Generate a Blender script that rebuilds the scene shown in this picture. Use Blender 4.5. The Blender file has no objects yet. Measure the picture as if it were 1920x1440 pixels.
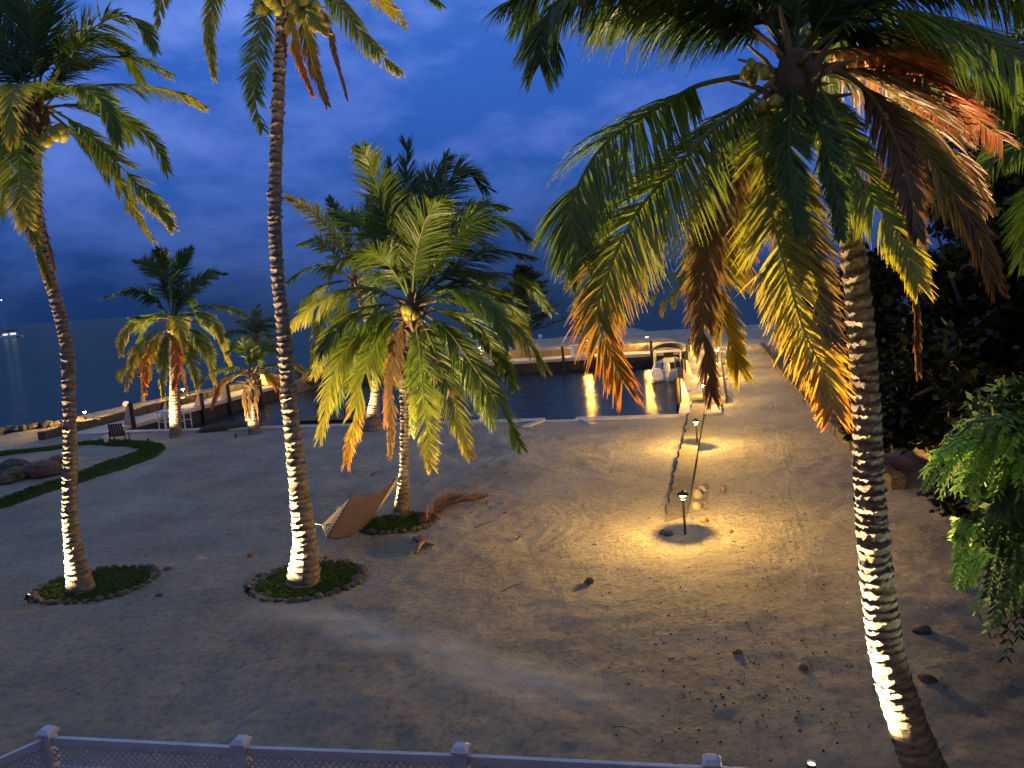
import bpy, math, random
import numpy as np
from mathutils import Vector, Matrix
random.seed(7); RS = np.random.RandomState(11)
sc = bpy.context.scene
COL = bpy.data.collections.new("place"); sc.collection.children.link(COL)
R = math.radians; PI = math.pi
V = Vector

# ------------------------------------------------------------------ camera
FPX, H, RHO, PITCH = 1440.0, 6.0, R(4.4), R(7.18)
fw = V((0, math.cos(PITCH), -math.sin(PITCH))); u0 = V((0, math.sin(PITCH), math.cos(PITCH))); r0 = V((1, 0, 0))
CR = math.cos(RHO)*r0 - math.sin(RHO)*u0
CU = math.sin(RHO)*r0 + math.cos(RHO)*u0
CAM = V((0, 0, H))
def ray(x, y): return fw + CR*((x-960)/FPX) + CU*((720-y)/FPX)
def gp(x, y, z=0.0):                       # where a sight line meets the level z
    d = ray(x, y); return CAM + d*((z-H)/d.z)
def ap(x, y, Y):                           # where a sight line meets the vertical plane at depth Y
    d = ray(x, y); return CAM + d*(Y/d.y)
cam = bpy.data.cameras.new("camera"); co = bpy.data.objects.new("camera", cam); COL.objects.link(co)
m = Matrix((CR, CU, -fw)).transposed().to_4x4(); m.translation = CAM
co.matrix_world = m
cam.sensor_width = 36; cam.lens = 27; cam.clip_start = 0.1; cam.clip_end = 30000
sc.camera = co

# ------------------------------------------------------------------ materials
def mat(name):
    m = bpy.data.materials.new(name); m.use_nodes = True
    nt = m.node_tree; nt.nodes.clear()
    out = nt.nodes.new('ShaderNodeOutputMaterial')
    return m, nt, out
def N(nt, t, **kw):
    n = nt.nodes.new(t)
    for k, v in kw.items():
        if k.startswith('i_'): n.inputs[k[2:].replace('_', ' ')].default_value = v
        else: setattr(n, k, v)
    return n
def simple(name, c1, c2=None, rough=0.6, scale=6, bump=0.2, bscale=None, metal=0, spec=0.4, dist=0.01):
    m, nt, out = mat(name); L = nt.links.new
    p = N(nt, 'ShaderNodeBsdfPrincipled'); p.inputs['Roughness'].default_value = rough
    p.inputs['Metallic'].default_value = metal; p.inputs['Specular IOR Level'].default_value = spec
    tc = N(nt, 'ShaderNodeTexCoord')
    n = N(nt, 'ShaderNodeTexNoise'); n.inputs['Scale'].default_value = scale; n.inputs['Detail'].default_value = 6; n.inputs['Roughness'].default_value = 0.65
    L(tc.outputs['Object'], n.inputs['Vector'])
    r = N(nt, 'ShaderNodeValToRGB'); r.color_ramp.elements[0].position = .32; r.color_ramp.elements[1].position = .68
    r.color_ramp.elements[0].color = (*c1, 1); r.color_ramp.elements[1].color = (*(c2 or c1), 1)
    L(n.outputs['Fac'], r.inputs[0]); L(r.outputs[0], p.inputs['Base Color'])
    if bump:
        n2 = N(nt, 'ShaderNodeTexNoise'); n2.inputs['Scale'].default_value = bscale or scale*5; n2.inputs['Detail'].default_value = 4
        L(tc.outputs['Object'], n2.inputs['Vector'])
        b = N(nt, 'ShaderNodeBump'); b.inputs['Strength'].default_value = bump; b.inputs['Distance'].default_value = dist
        L(n2.outputs['Fac'], b.inputs['Height']); L(b.outputs[0], p.inputs['Normal'])
    L(p.outputs[0], out.inputs[0]); return m
def emis(name, c, s):
    m, nt, out = mat(name); e = N(nt, 'ShaderNodeEmission'); e.inputs[0].default_value = (*c, 1); e.inputs[1].default_value = s
    nt.links.new(e.outputs[0], out.inputs[0]); return m
def leafmat(name, trans=0.3, rough=0.42, spec=0.5):
    m, nt, out = mat(name); L = nt.links.new
    a = N(nt, 'ShaderNodeAttribute', attribute_name='col')
    p = N(nt, 'ShaderNodeBsdfPrincipled'); p.inputs['Roughness'].default_value = rough; p.inputs['Specular IOR Level'].default_value = spec
    t = N(nt, 'ShaderNodeBsdfTranslucent')
    g = N(nt, 'ShaderNodeMixRGB', blend_type='MULTIPLY'); g.inputs[0].default_value = 1; g.inputs[2].default_value = (1.25, 1.2, .7, 1)
    L(a.outputs['Color'], g.inputs[1]); L(g.outputs[0], t.inputs[0]); L(a.outputs['Color'], p.inputs['Base Color'])
    mx = N(nt, 'ShaderNodeMixShader'); mx.inputs[0].default_value = trans
    L(p.outputs[0], mx.inputs[1]); L(t.outputs[0], mx.inputs[2]); L(mx.outputs[0], out.inputs[0]); return m

LEAF = leafmat('palm_leaf', .42); GRASSM = leafmat('grass_blade', .2, .6, .2); BROAD = leafmat('broad_leaf', .25, .5, .2)
BLACK = simple('black_metal', (.012, .012, .013), (.03, .026, .022), .45, 8, .1)
BRONZE = simple('bronze_metal', (.05, .03, .018), (.09, .055, .03), .5, 20, .1)
VINYL = simple('white_vinyl', (.40, .42, .58), (.50, .52, .68), .4, 3, .05)
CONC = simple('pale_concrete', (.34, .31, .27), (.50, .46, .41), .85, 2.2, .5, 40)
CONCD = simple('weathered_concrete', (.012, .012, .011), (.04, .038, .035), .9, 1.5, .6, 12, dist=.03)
CONCS = simple('grey_slab_concrete', (.05, .048, .044), (.12, .11, .10), .9, 5, .8, 60)
WPAINT = simple('white_paint', (.6, .6, .6), (.75, .75, .75), .5, 5, .1)
TIMBER = simple('dark_timber', (.02, .015, .011), (.06, .045, .032), .8, 9, .5, 40)
TAN = simple('tan_stone', (.17, .13, .08), (.29, .225, .14), .9, 3, .7, 9, dist=.04)
ROCK = simple('grey_brown_rock', (.045, .038, .033), (.13, .11, .095), .9, 5, .8, 22, dist=.03)
REDROCK = simple('reddish_rock', (.07, .042, .034), (.14, .095, .078), .9, 5, .8, 22, dist=.03)
COCO = simple('dry_coconut', (.10, .06, .035), (.24, .16, .09), .8, 9, .5)
YCOCO = simple('yellow_green_coconut', (.24, .24, .03), (.32, .3, .05), .4, 6, .05)
FABRIC = simple('brown_mesh_fabric', (.075, .055, .088), (.095, .072, .11), .85, 3, .3, 150)
ROPE = simple('white_rope', (.6, .57, .5), (.7, .67, .6), .8, 30, .2)
GEL = simple('white_gelcoat', (.55, .57, .6), (.68, .7, .72), .25, 2, .0)
CANVAS = simple('black_canvas', (.012, .012, .014), (.025, .025, .03), .8, 8, .3)
ALU = simple('aluminium_pipe', (.6, .6, .62), (.7, .7, .72), .3, 10, 0, metal=.6)
STUCCO = simple('beige_stucco', (.3, .22, .14), (.42, .32, .22), .9, 2, .4, 40)
BARK = simple('brown_bark', (.05, .04, .03), (.12, .095, .07), .9, 7, .8, 30, dist=.03)
LENS = emis('lit_lamp_lens', (1.0, .78, .45), 80)
ULENS = emis('lit_uplight_lens', (1.0, .82, .62), 10)
CABIN = emis('lit_cabin', (1.0, .95, .85), 1.2)
MAST = emis('lit_masthead', (1.0, .97, .95), 4)

# palm trunk: greyish bark with dark leaf scars and painted underside shading
def trunkmat():
    m, nt, out = mat('palm_bark'); L = nt.links.new
    p = N(nt, 'ShaderNodeBsdfPrincipled'); p.inputs['Roughness'].default_value = .85; p.inputs['Specular IOR Level'].default_value = .25
    tc = N(nt, 'ShaderNodeTexCoord')
    mp = N(nt, 'ShaderNodeMapping'); mp.inputs['Scale'].default_value = (1, 1, 3); L(tc.outputs['Object'], mp.inputs[0])
    n = N(nt, 'ShaderNodeTexNoise'); n.inputs['Scale'].default_value = 5; n.inputs['Detail'].default_value = 7; n.inputs['Roughness'].default_value = .7; L(mp.outputs[0], n.inputs['Vector'])
    r = N(nt, 'ShaderNodeValToRGB'); r.color_ramp.elements[0].position = .34; r.color_ramp.elements[1].position = .62
    r.color_ramp.elements[0].color = (.09, .072, .055, 1); r.color_ramp.elements[1].color = (.27, .235, .19, 1)
    a = N(nt, 'ShaderNodeAttribute', attribute_name='col')
    mm = N(nt, 'ShaderNodeMixRGB', blend_type='MULTIPLY'); mm.inputs[0].default_value = 1
    L(n.outputs['Fac'], r.inputs[0]); L(r.outputs[0], mm.inputs[1]); L(a.outputs['Color'], mm.inputs[2]); L(mm.outputs[0], p.inputs['Base Color'])
    n2 = N(nt, 'ShaderNodeTexNoise'); n2.inputs['Scale'].default_value = 30; n2.inputs['Detail'].default_value = 5; L(mp.outputs[0], n2.inputs['Vector'])
    b = N(nt, 'ShaderNodeBump'); b.inputs['Strength'].default_value = .6; b.inputs['Distance'].default_value = .012
    L(n2.outputs['Fac'], b.inputs['Height']); L(b.outputs[0], p.inputs['Normal']); L(p.outputs[0], out.inputs[0]); return m
TRUNK = trunkmat()

def stonewallmat():
    m, nt, out = mat('stacked_stone'); L = nt.links.new
    p = N(nt, 'ShaderNodeBsdfPrincipled'); p.inputs['Roughness'].default_value = .9
    tc = N(nt, 'ShaderNodeTexCoord')
    mp = N(nt, 'ShaderNodeMapping'); mp.inputs['Scale'].default_value = (2.4, 2.4, 4.5); L(tc.outputs['Object'], mp.inputs[0])
    v = N(nt, 'ShaderNodeTexVoronoi', feature='DISTANCE_TO_EDGE'); L(mp.outputs[0], v.inputs['Vector'])
    v2 = N(nt, 'ShaderNodeTexVoronoi'); L(mp.outputs[0], v2.inputs['Vector'])
    r = N(nt, 'ShaderNodeValToRGB'); r.color_ramp.elements[0].position = .02; r.color_ramp.elements[1].position = .1
    r.color_ramp.elements[0].color = (.03, .027, .024, 1); r.color_ramp.elements[1].color = (1, 1, 1, 1); L(v.outputs['Distance'], r.inputs[0])
    r2 = N(nt, 'ShaderNodeValToRGB'); r2.color_ramp.elements[0].color = (.05, .043, .037, 1); r2.color_ramp.elements[1].color = (.16, .135, .11, 1)
    L(v2.outputs['Color'], r2.inputs[0])
    mm = N(nt, 'ShaderNodeMixRGB', blend_type='MULTIPLY'); mm.inputs[0].default_value = 1; L(r.outputs[0], mm.inputs[1]); L(r2.outputs[0], mm.inputs[2])
    L(mm.outputs[0], p.inputs['Base Color'])
    b = N(nt, 'ShaderNodeBump'); b.inputs['Strength'].default_value = .8; b.inputs['Distance'].default_value = .05
    L(r.outputs[0], b.inputs['Height']); L(b.outputs[0], p.inputs['Normal']); L(p.outputs[0], out.inputs[0]); return m
STONEW = stonewallmat()

ARC_C = gp(870, 985); ARC_C2 = gp(985, 930)
def sandmat():
    m, nt, out = mat('coral_sand'); L = nt.links.new
    p = N(nt, 'ShaderNodeBsdfPrincipled'); p.inputs['Roughness'].default_value = .95; p.inputs['Specular IOR Level'].default_value = .15
    tc = N(nt, 'ShaderNodeTexCoord'); co_ = tc.outputs['Object']
    def noise(scale, det=6, rough=.6, vec=None):
        n = N(nt, 'ShaderNodeTexNoise'); n.inputs['Scale'].default_value = scale; n.inputs['Detail'].default_value = det; n.inputs['Roughness'].default_value = rough
        L(vec or co_, n.inputs['Vector']); return n.outputs['Fac']
    def math_(op, a, b=None, c=None):
        n = N(nt, 'ShaderNodeMath', operation=op)
        for i, x in enumerate((a, b, c)):
            if x is None: continue
            if isinstance(x, (int, float)): n.inputs[i].default_value = x
            else: L(x, n.inputs[i])
        return n.outputs[0]
    def ramp(f, a, b, ca, cb):
        r = N(nt, 'ShaderNodeValToRGB'); r.color_ramp.elements[0].position = a; r.color_ramp.elements[1].position = b
        r.color_ramp.elements[0].color = (*ca, 1); r.color_ramp.elements[1].color = (*cb, 1); L(f, r.inputs[0]); return r.outputs[0]
    base = ramp(noise(.35, 5), .35, .68, (.37, .35, .315), (.55, .52, .465))
    mott = ramp(noise(7, 7, .75), .38, .54, (.70, .68, .66), (1, 1, 1))
    mx = N(nt, 'ShaderNodeMixRGB', blend_type='MULTIPLY'); mx.inputs[0].default_value = 1; L(base, mx.inputs[1]); L(mott, mx.inputs[2])
    speck = ramp(noise(38, 2, .5), .24, .31, (.35, .3, .25), (1, 1, 1))
    mx2 = N(nt, 'ShaderNodeMixRGB', blend_type='MULTIPLY'); mx2.inputs[0].default_value = .8; L(mx.outputs[0], mx2.inputs[1]); L(speck, mx2.inputs[2])
    sepc = N(nt, 'ShaderNodeSeparateXYZ'); L(co_, sepc.inputs[0])
    a0, b0 = gp(560, 1150), gp(1230, 1330); dv0 = (b0-a0).normalized()  # pale diagonal band: a streak of light painted into the sand colour
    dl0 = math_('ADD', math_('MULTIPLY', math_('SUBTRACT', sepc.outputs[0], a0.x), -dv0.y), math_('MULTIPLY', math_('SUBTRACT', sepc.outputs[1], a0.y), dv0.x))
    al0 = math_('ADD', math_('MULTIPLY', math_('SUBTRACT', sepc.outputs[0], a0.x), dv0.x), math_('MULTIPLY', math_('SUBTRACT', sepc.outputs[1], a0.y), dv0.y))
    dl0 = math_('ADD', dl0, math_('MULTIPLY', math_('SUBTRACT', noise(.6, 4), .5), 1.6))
    light_streak = math_('MULTIPLY', ramp(math_('ABSOLUTE', dl0), .05, .75, (1, 1, 1), (0, 0, 0)), ramp(math_('ABSOLUTE', math_('MULTIPLY_ADD', al0, .2, -.6)), .5, 1.0, (1, 1, 1), (0, 0, 0)))
    light_streak = math_('MULTIPLY', light_streak, math_('MULTIPLY', noise(2.5, 5), 1.7))
    mx3 = N(nt, 'ShaderNodeMixRGB'); L(light_streak, mx3.inputs[0]); L(mx2.outputs[0], mx3.inputs[1]); mx3.inputs[2].default_value = (.74, .71, .66, 1)
    L(mx3.outputs[0], p.inputs['Base Color'])
    # wheel and rake tracks: concentric arcs and a straight pair
    sep = N(nt, 'ShaderNodeSeparateXYZ'); L(co_, sep.inputs[0]); X, Y = sep.outputs[0], sep.outputs[1]
    def rings(cx, cy, r1, r2, freq):
        dx = math_('SUBTRACT', X, cx); dy = math_('SUBTRACT', Y, cy)
        d = math_('SQRT', math_('ADD', math_('MULTIPLY', dx, dx), math_('MULTIPLY', dy, dy)))
        d = math_('ADD', d, math_('MULTIPLY', noise(.8, 2), .25))
        win = math_('MULTIPLY', math_('SMOOTH_MIN', math_('MAXIMUM', math_('SUBTRACT', d, r1), 0), .25, .1), math_('SMOOTH_MIN', math_('MAXIMUM', math_('SUBTRACT', r2, d), 0), .25, .1))
        side = math_('MINIMUM', math_('MAXIMUM', math_('ADD', dx, .5), 0), 1.0)
        return math_('MULTIPLY', math_('MULTIPLY', math_('SINE', math_('MULTIPLY', d, freq)), math_('MULTIPLY', win, 14)), side)
    tr = math_('ADD', rings(ARC_C.x, ARC_C.y, 2.2, 3.9, 24), rings(ARC_C2.x, ARC_C2.y-1, 1.2, 2.2, 30))
    # straight pair along the path
    a, b = gp(1490, 960), gp(1452, 770); dv = (b-a).normalized(); nx, ny = -dv.y, dv.x
    dl = math_('ADD', math_('MULTIPLY', math_('SUBTRACT', X, a.x), nx), math_('MULTIPLY', math_('SUBTRACT', Y, a.y), ny))
    dl = math_('ADD', dl, math_('MULTIPLY', noise(.25, 2), .8))
    ln = math_('MULTIPLY', math_('MAXIMUM', math_('SUBTRACT', .35, math_('ABSOLUTE', math_('SUBTRACT', dl, .4))), 0), math_('SINE', math_('MULTIPLY', dl, 34)))
    tr = math_('ADD', tr, math_('MULTIPLY', ln, 2.2))
    h = math_('ADD', math_('MULTIPLY', noise(3.0, 7, .62), .95), math_('MULTIPLY', noise(12, 6, .75), 1.0))
    h = math_('ADD', h, math_('MULTIPLY', tr, .12))
    bmp = N(nt, 'ShaderNodeBump'); bmp.inputs['Strength'].default_value = 1.0; bmp.inputs['Distance'].default_value = .17
    L(h, bmp.inputs['Height']); L(bmp.outputs[0], p.inputs['Normal'])
    L(p.outputs[0], out.inputs[0]); return m
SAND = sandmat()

def watermat(name, s1, s2, dist, base, rough, refl):
    m, nt, out = mat(name); L = nt.links.new
    dif = N(nt, 'ShaderNodeBsdfDiffuse'); dif.inputs[0].default_value = (*base, 1)
    gl = N(nt, 'ShaderNodeBsdfGlossy'); gl.inputs['Color'].default_value = (*refl, 1); gl.inputs['Roughness'].default_value = rough
    fr = N(nt, 'ShaderNodeFresnel'); fr.inputs['IOR'].default_value = 1.33
    tc = N(nt, 'ShaderNodeTexCoord'); mp = N(nt, 'ShaderNodeMapping'); mp.inputs['Scale'].default_value = (.55, 1, 1); mp.inputs['Rotation'].default_value = (0, 0, .15)
    L(tc.outputs['Object'], mp.inputs[0])
    n = N(nt, 'ShaderNodeTexNoise'); n.inputs['Scale'].default_value = s1; n.inputs['Detail'].default_value = 3; L(mp.outputs[0], n.inputs['Vector'])
    n2 = N(nt, 'ShaderNodeTexNoise'); n2.inputs['Scale'].default_value = s2; n2.inputs['Detail'].default_value = 2; L(mp.outputs[0], n2.inputs['Vector'])
    ad = N(nt, 'ShaderNodeMath', operation='ADD'); L(n.outputs['Fac'], ad.inputs[0]); L(n2.outputs['Fac'], ad.inputs[1])
    b = N(nt, 'ShaderNodeBump'); b.inputs['Strength'].default_value = 1; b.inputs['Distance'].default_value = dist
    L(ad.outputs[0], b.inputs['Height'])
    for x in (dif, gl, fr): L(b.outputs[0], x.inputs['Normal'])
    mx = N(nt, 'ShaderNodeMixShader'); L(fr.outputs[0], mx.inputs[0]); L(dif.outputs[0], mx.inputs[1]); L(gl.outputs[0], mx.inputs[2]); L(mx.outputs[0], out.inputs[0]); return m
BASINW = watermat('basin_water', 1.8, 5.5, .045, (.010, .030, .055), .10, (.80, .78, .58))
SEAW = watermat('sea_water', .35, 1.6, .16, (.003, .010, .028), .12, (.6, .6, .45))
# ------------------------------------------------------------------ mesh helpers
class MB:
    def __init__(s): s.v = []; s.f = []; s.c = []; s.hc = False
    def add(s, vs, fs, col=None):
        o = len(s.v); s.v += [tuple(x) for x in vs]; s.f += [tuple(i+o for i in f) for f in fs]
        if col is not None: s.hc = True
        s.c += [col or (1, 1, 1)]*len(vs); return s
    def box(s, c, d, rz=0, M=None, taper=1.0):
        vs = []
        for z in (-1, 1):
            k = 1 if z < 0 else taper
            for x, y in ((-1, -1), (1, -1), (1, 1), (-1, 1)): vs.append(V((x*d[0]/2*k, y*d[1]/2*k, z*d[2]/2)))
        rot = M if M else Matrix.Rotation(rz, 3, 'Z')
        return s.add([V(c)+rot @ q for q in vs], [(0, 3, 2, 1), (4, 5, 6, 7), (0, 1, 5, 4), (1, 2, 6, 5), (2, 3, 7, 6), (3, 0, 4, 7)])
    def tube(s, pts, rad, n=8, col=None, cap=True):
        pts = [V(p) for p in pts]; rad = rad if isinstance(rad, (list, tuple)) else [rad]*len(pts)
        vs = []; fs = []; ref = None
        for i, p in enumerate(pts):
            t = (pts[min(i+1, len(pts)-1)]-pts[max(i-1, 0)]).normalized()
            if ref is None: ref = t.cross(V((0, 0, 1)) if abs(t.z) < .9 else V((0, 1, 0))).normalized()
            ref = (ref - t*ref.dot(t)).normalized(); b = t.cross(ref)
            for k in range(n):
                a = 2*PI*k/n; vs.append(p+(ref*math.cos(a)+b*math.sin(a))*rad[i])
        for i in range(len(pts)-1):
            for k in range(n): fs.append((i*n+k, i*n+(k+1) % n, (i+1)*n+(k+1) % n, (i+1)*n+k))
        if cap: fs.append(tuple(range(n-1, -1, -1))); fs.append(tuple(range((len(pts)-1)*n, len(pts)*n)))
        return s.add(vs, fs, col)
    def lathe(s, c, prof, n=20, M=None):
        vs = []; fs = []
        for r, z in prof:
            for k in range(n):
                a = 2*PI*k/n; q = V((r*math.cos(a), r*math.sin(a), z)); vs.append(V(c)+(M @ q if M else q))
        for i in range(len(prof)-1):
            for k in range(n): fs.append((i*n+k, i*n+(k+1) % n, (i+1)*n+(k+1) % n, (i+1)*n+k))
        fs.append(tuple(range(n-1, -1, -1))); fs.append(tuple(range((len(prof)-1)*n, len(prof)*n)))
        return s.add(vs, fs)
    def prism(s, poly, z0, z1):
        n = len(poly)
        vs = [(p[0], p[1], z0) for p in poly]+[(p[0], p[1], z1) for p in poly]
        a = sum(poly[i][0]*poly[(i+1) % n][1]-poly[(i+1) % n][0]*poly[i][1] for i in range(n))
        fs = [tuple(range(n-1, -1, -1)), tuple(range(n, 2*n))]+[(i, (i+1) % n, n+(i+1) % n, n+i) for i in range(n)]
        if a < 0: fs = [f[::-1] for f in fs]
        return s.add(vs, fs)
    def blob(s, c, r, seed=0, rough=.25, n=12, flat=1.0):
        rs = random.Random(seed); vs = []; fs = []
        hs = [(rs.uniform(-1, 1), rs.uniform(-1, 1), rs.uniform(-1, 1), rs.uniform(0, 6)) for _ in range(7)]
        m_ = n//2+1
        for i in range(m_):
            th = PI*i/(m_-1)
            for k in range(n):
                a = 2*PI*k/n; d = V((math.sin(th)*math.cos(a), math.sin(th)*math.sin(a), math.cos(th)))
                q = 1+rough*sum(math.sin(3.1*(h[0]*d.x+h[1]*d.y+h[2]*d.z)+h[3]) for h in hs)/3.2
                vs.append(V(c)+V((d.x*r[0], d.y*r[1], d.z*r[2]*flat))*q)
        for i in range(m_-1):
            for k in range(n): fs.append((i*n+k, (i+1)*n+k, (i+1)*n+(k+1) % n, i*n+(k+1) % n))
        return s.add(vs, fs)
    def build(s, name, mt, parent=None, smooth=False, bevel=0, origin=None):
        me = bpy.data.meshes.new(name)
        v = s.v
        if origin is not None: v = [(a[0]-origin[0], a[1]-origin[1], a[2]-origin[2]) for a in v]
        me.from_pydata(v, [], s.f); me.materials.append(mt)
        if s.hc:
            at = me.color_attributes.new('col', 'FLOAT_COLOR', 'POINT')
            arr = np.ones((len(s.v), 4), np.float32); arr[:, :3] = np.array(s.c, np.float32); at.data.foreach_set('color', arr.ravel())
        if smooth: me.polygons.foreach_set('use_smooth', [True]*len(me.polygons))
        o = bpy.data.objects.new(name, me); COL.objects.link(o)
        if origin is not None: o.location = origin
        if parent: o.parent = parent
        if bevel:
            b = o.modifiers.new('bevel', 'BEVEL'); b.width = bevel; b.segments = 2; b.limit_method = 'ANGLE'
        return o
def empty(name, loc=(0, 0, 0), rz=0):
    o = bpy.data.objects.new(name, None); COL.objects.link(o); o.location = loc; o.rotation_euler[2] = rz; o.empty_display_size = .2
    return o
def tag(o, label=None, cat=None, group=None, kind=None):
    if label: o['label'] = label
    if cat: o['category'] = cat
    if group: o['group'] = group
    if kind: o['kind'] = kind
    return o
def copy_tree(o, parent=None):
    c = o.copy(); COL.objects.link(c); c.parent = parent
    for ch in [x for x in COL.objects if x.parent == o]: copy_tree(ch, c)
    return c
def local(root, pts):  # world -> local of an unrotated root
    l = root.location; return [V(p)-l for p in pts]

# ------------------------------------------------------------------ ground
BASIN = [(-21.5, 40.4), (7.05, 32.4), (14.1, 58.9), (6.1, 60.2), (-3, 62), (-15.5, 62.8), (-16.8, 59.6)]
SHORE = [(-70, -40), (-52, 10), (-40, 30), (-31.5, 43.5), (-30.4, 49), (-29.0, 55), (-26.5, 60), (-24.0, 66.5), (-20.5, 72), (-12, 78), (2.5, 81.5), (8, 84), (11, 90), (17, 87), (27, 86), (50, 92), (110, 80), (140, 0), (120, -40)]
def sdist(P, poly):   # signed distance, >0 inside
    P = np.asarray(P); n = len(poly); d = np.full(len(P), 1e9); ins = np.zeros(len(P), bool)
    for i in range(n):
        a = np.array(poly[i]); b = np.array(poly[(i+1) % n]); ab = b-a; ap_ = P-a
        t = np.clip((ap_@ab)/(ab@ab), 0, 1); q = ap_-t[:, None]*ab; d = np.minimum(d, np.hypot(q[:, 0], q[:, 1]))
        cond = ((a[1] > P[:, 1]) != (b[1] > P[:, 1])) & (P[:, 0] < (b[0]-a[0])*(P[:, 1]-a[1])/(b[1]-a[1]+1e-12)+a[0]); ins ^= cond
    return np.where(ins, d, -d)
_tab = RS.rand(256, 256)
def vnoise(x, y):
    xi = np.floor(x).astype(int); yi = np.floor(y).astype(int); fx = x-xi; fy = y-yi
    fx = fx*fx*(3-2*fx); fy = fy*fy*(3-2*fy); g_ = lambda a, b: _tab[a & 255, b & 255]
    return (g_(xi, yi)*(1-fx)+g_(xi+1, yi)*fx)*(1-fy)+(g_(xi, yi+1)*(1-fx)+g_(xi+1, yi+1)*fx)*fy
FARWALL = [(-15.0, 65.6), (-3.2, 65.0), (6.5, 63.2), (13.5, 62.0)]   # sand behind the far dock stands half a metre higher
def ground_z(P, detail=True):
    P = np.atleast_2d(np.asarray(P, float)); x, y = P[:, 0], P[:, 1]
    z = np.zeros(len(P))
    if detail:
        z = (vnoise(x*.35+9, y*.35)-.5)*.12+(vnoise(x*1.1, y*1.1+4)-.5)*.045+(vnoise(x*3.1, y*3.1)-.5)*.034+(vnoise(x*6+3, y*6)-.5)*.022
        near = np.clip(np.abs(sdist(P, BASIN))/2.5, 0.15, 1); z *= near
    # raised sand of the far spit
    fy = np.interp(x, [p[0] for p in FARWALL], [p[1] for p in FARWALL])
    up = np.clip((y-fy)/.25, 0, 1)*np.clip((15.5-x)/1.5, 0, 1)*np.clip((x+18)/2, 0, 1); z = z+.5*up
    # berm on the left spit
    sd = sdist(P, SHORE)
    z = np.where(sd < 3.0, z-(1-np.clip(sd/3.0, -1.2, 1))*.75*np.clip(1, 0, 1), z)
    b = sdist(P, BASIN); z = np.where(b > -.28, -3.0, z)
    return z
def build_ground():
    ys = [-30.0]
    while ys[-1] < 3: ys.append(ys[-1]+1.5)
    while ys[-1] < 95: ys.append(ys[-1]+.055+.0028*max(ys[-1], 0))
    xs = [-70.0]
    while xs[-1] < 140:
        x = xs[-1]; xs.append(x+(.11 if -14 < x < 10 else .2 if -34 < x < 26 else 2.5))
    xs = np.array(xs); ys = np.array(ys); X, Y = np.meshgrid(xs, ys)
    P = np.stack([X.ravel(), Y.ravel()], 1); Z = ground_z(P)
    nx, ny = len(xs), len(ys)
    me = bpy.data.meshes.new('sand_ground')
    me.vertices.add(nx*ny); me.vertices.foreach_set('co', np.stack([P[:, 0], P[:, 1], Z], 1).astype(np.float32).ravel())
    i = np.arange((ny-1)*(nx-1)); a = (i//(nx-1))*nx+i % (nx-1)
    q = np.stack([a, a+1, a+nx+1, a+nx], 1).astype(np.int32)
    me.loops.add(q.size); me.loops.foreach_set('vertex_index', q.ravel())
    me.polygons.add(len(q)); me.polygons.foreach_set('loop_start', (np.arange(len(q))*4).astype(np.int32))
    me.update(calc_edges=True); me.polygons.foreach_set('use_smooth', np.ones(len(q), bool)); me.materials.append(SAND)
    o = bpy.data.objects.new('sand_ground', me); COL.objects.link(o)
    tag(o, 'pale coral sand ground between the palms and the boat basin', kind='structure')
build_ground()
def gz(x, y): return float(ground_z([(x, y)])[0])
WZ = -0.95
b = MB(); S_ = 9000
b.add([(-S_, -400, WZ), (S_, -400, WZ), (S_, S_*1.4, WZ), (-S_, S_*1.4, WZ)], [(0, 1, 2, 3)])
tag(b.build('sea_water', SEAW), 'open dark blue sea out to the horizon', kind='structure')
b = MB(); b.add([(p[0], p[1], WZ+.02) for p in BASIN], [tuple(range(len(BASIN)))])
tag(b.build('basin_water', BASINW), 'calm dark water of the boat basin', kind='structure')

# ------------------------------------------------------------------ quay, docks
def offs(a, b, d):
    a = V(a); b = V(b); t = (b-a).normalized(); n = V((-t.y, t.x)); return a+n*d, b+n*d
def slab(a, b, inner, outer, z0, z1):           # strip along a->b between two side offsets (left positive)
    p, q = offs(a, b, inner); r, s = offs(a, b, outer)
    return [(p.x, p.y), (q.x, q.y), (s.x, s.y), (r.x, r.y)], z0, z1
def strip(name, segs, mt, parent=None, bevel=0):
    mb = MB()
    for a, b_, i, o_, z0, z1 in segs: poly, z0, z1 = slab(a, b_, i, o_, z0, z1); mb.prism(poly, z0, z1)
    return mb.build(name, mt, parent, bevel=bevel)
nA, nB = V((-21.5, 40.4)), V((7.05, 32.4))
ramp1, ramp2 = V((1.35, 33.99)), V((2.75, 33.60))
q = empty('near_quay', (0, 0, 0)); q['label'] = 'pale concrete quay edge nearest the palms with a small ramp notch'; q['category'] = 'quay'
strip('quay_cap', [(nA, ramp1, .06, -.56, -.12, .07), (ramp2, nB, .06, -.56, -.12, .07), (ramp1, ramp2, -.2, -.58, -.2, .02)], CONC, q, .015)
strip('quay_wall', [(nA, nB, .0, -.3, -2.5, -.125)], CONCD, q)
mb = MB()
for a_, b_ in (((1.35, 33.57), (.6, 32.4)), ((2.75, 33.18), (3.1, 32.0))):
    MB().prism([a_, (a_[0]+.32, a_[1]-.08), (b_[0]+.32, b_[1]-.08), b_] if a_[0] > 2 else [(a_[0]-.32, a_[1]+.08), a_, b_, (b_[0]-.32, b_[1]+.08)], -.1, .075).build('ramp_kerb', CONC, q, bevel=.01)
rA, rB = V((7.05, 32.4)), V((14.1, 58.9))
d = empty('side_dock'); d['label'] = 'long concrete side dock beside the moored boat'; d['category'] = 'dock'
mb = MB(); nslab = 9
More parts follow.
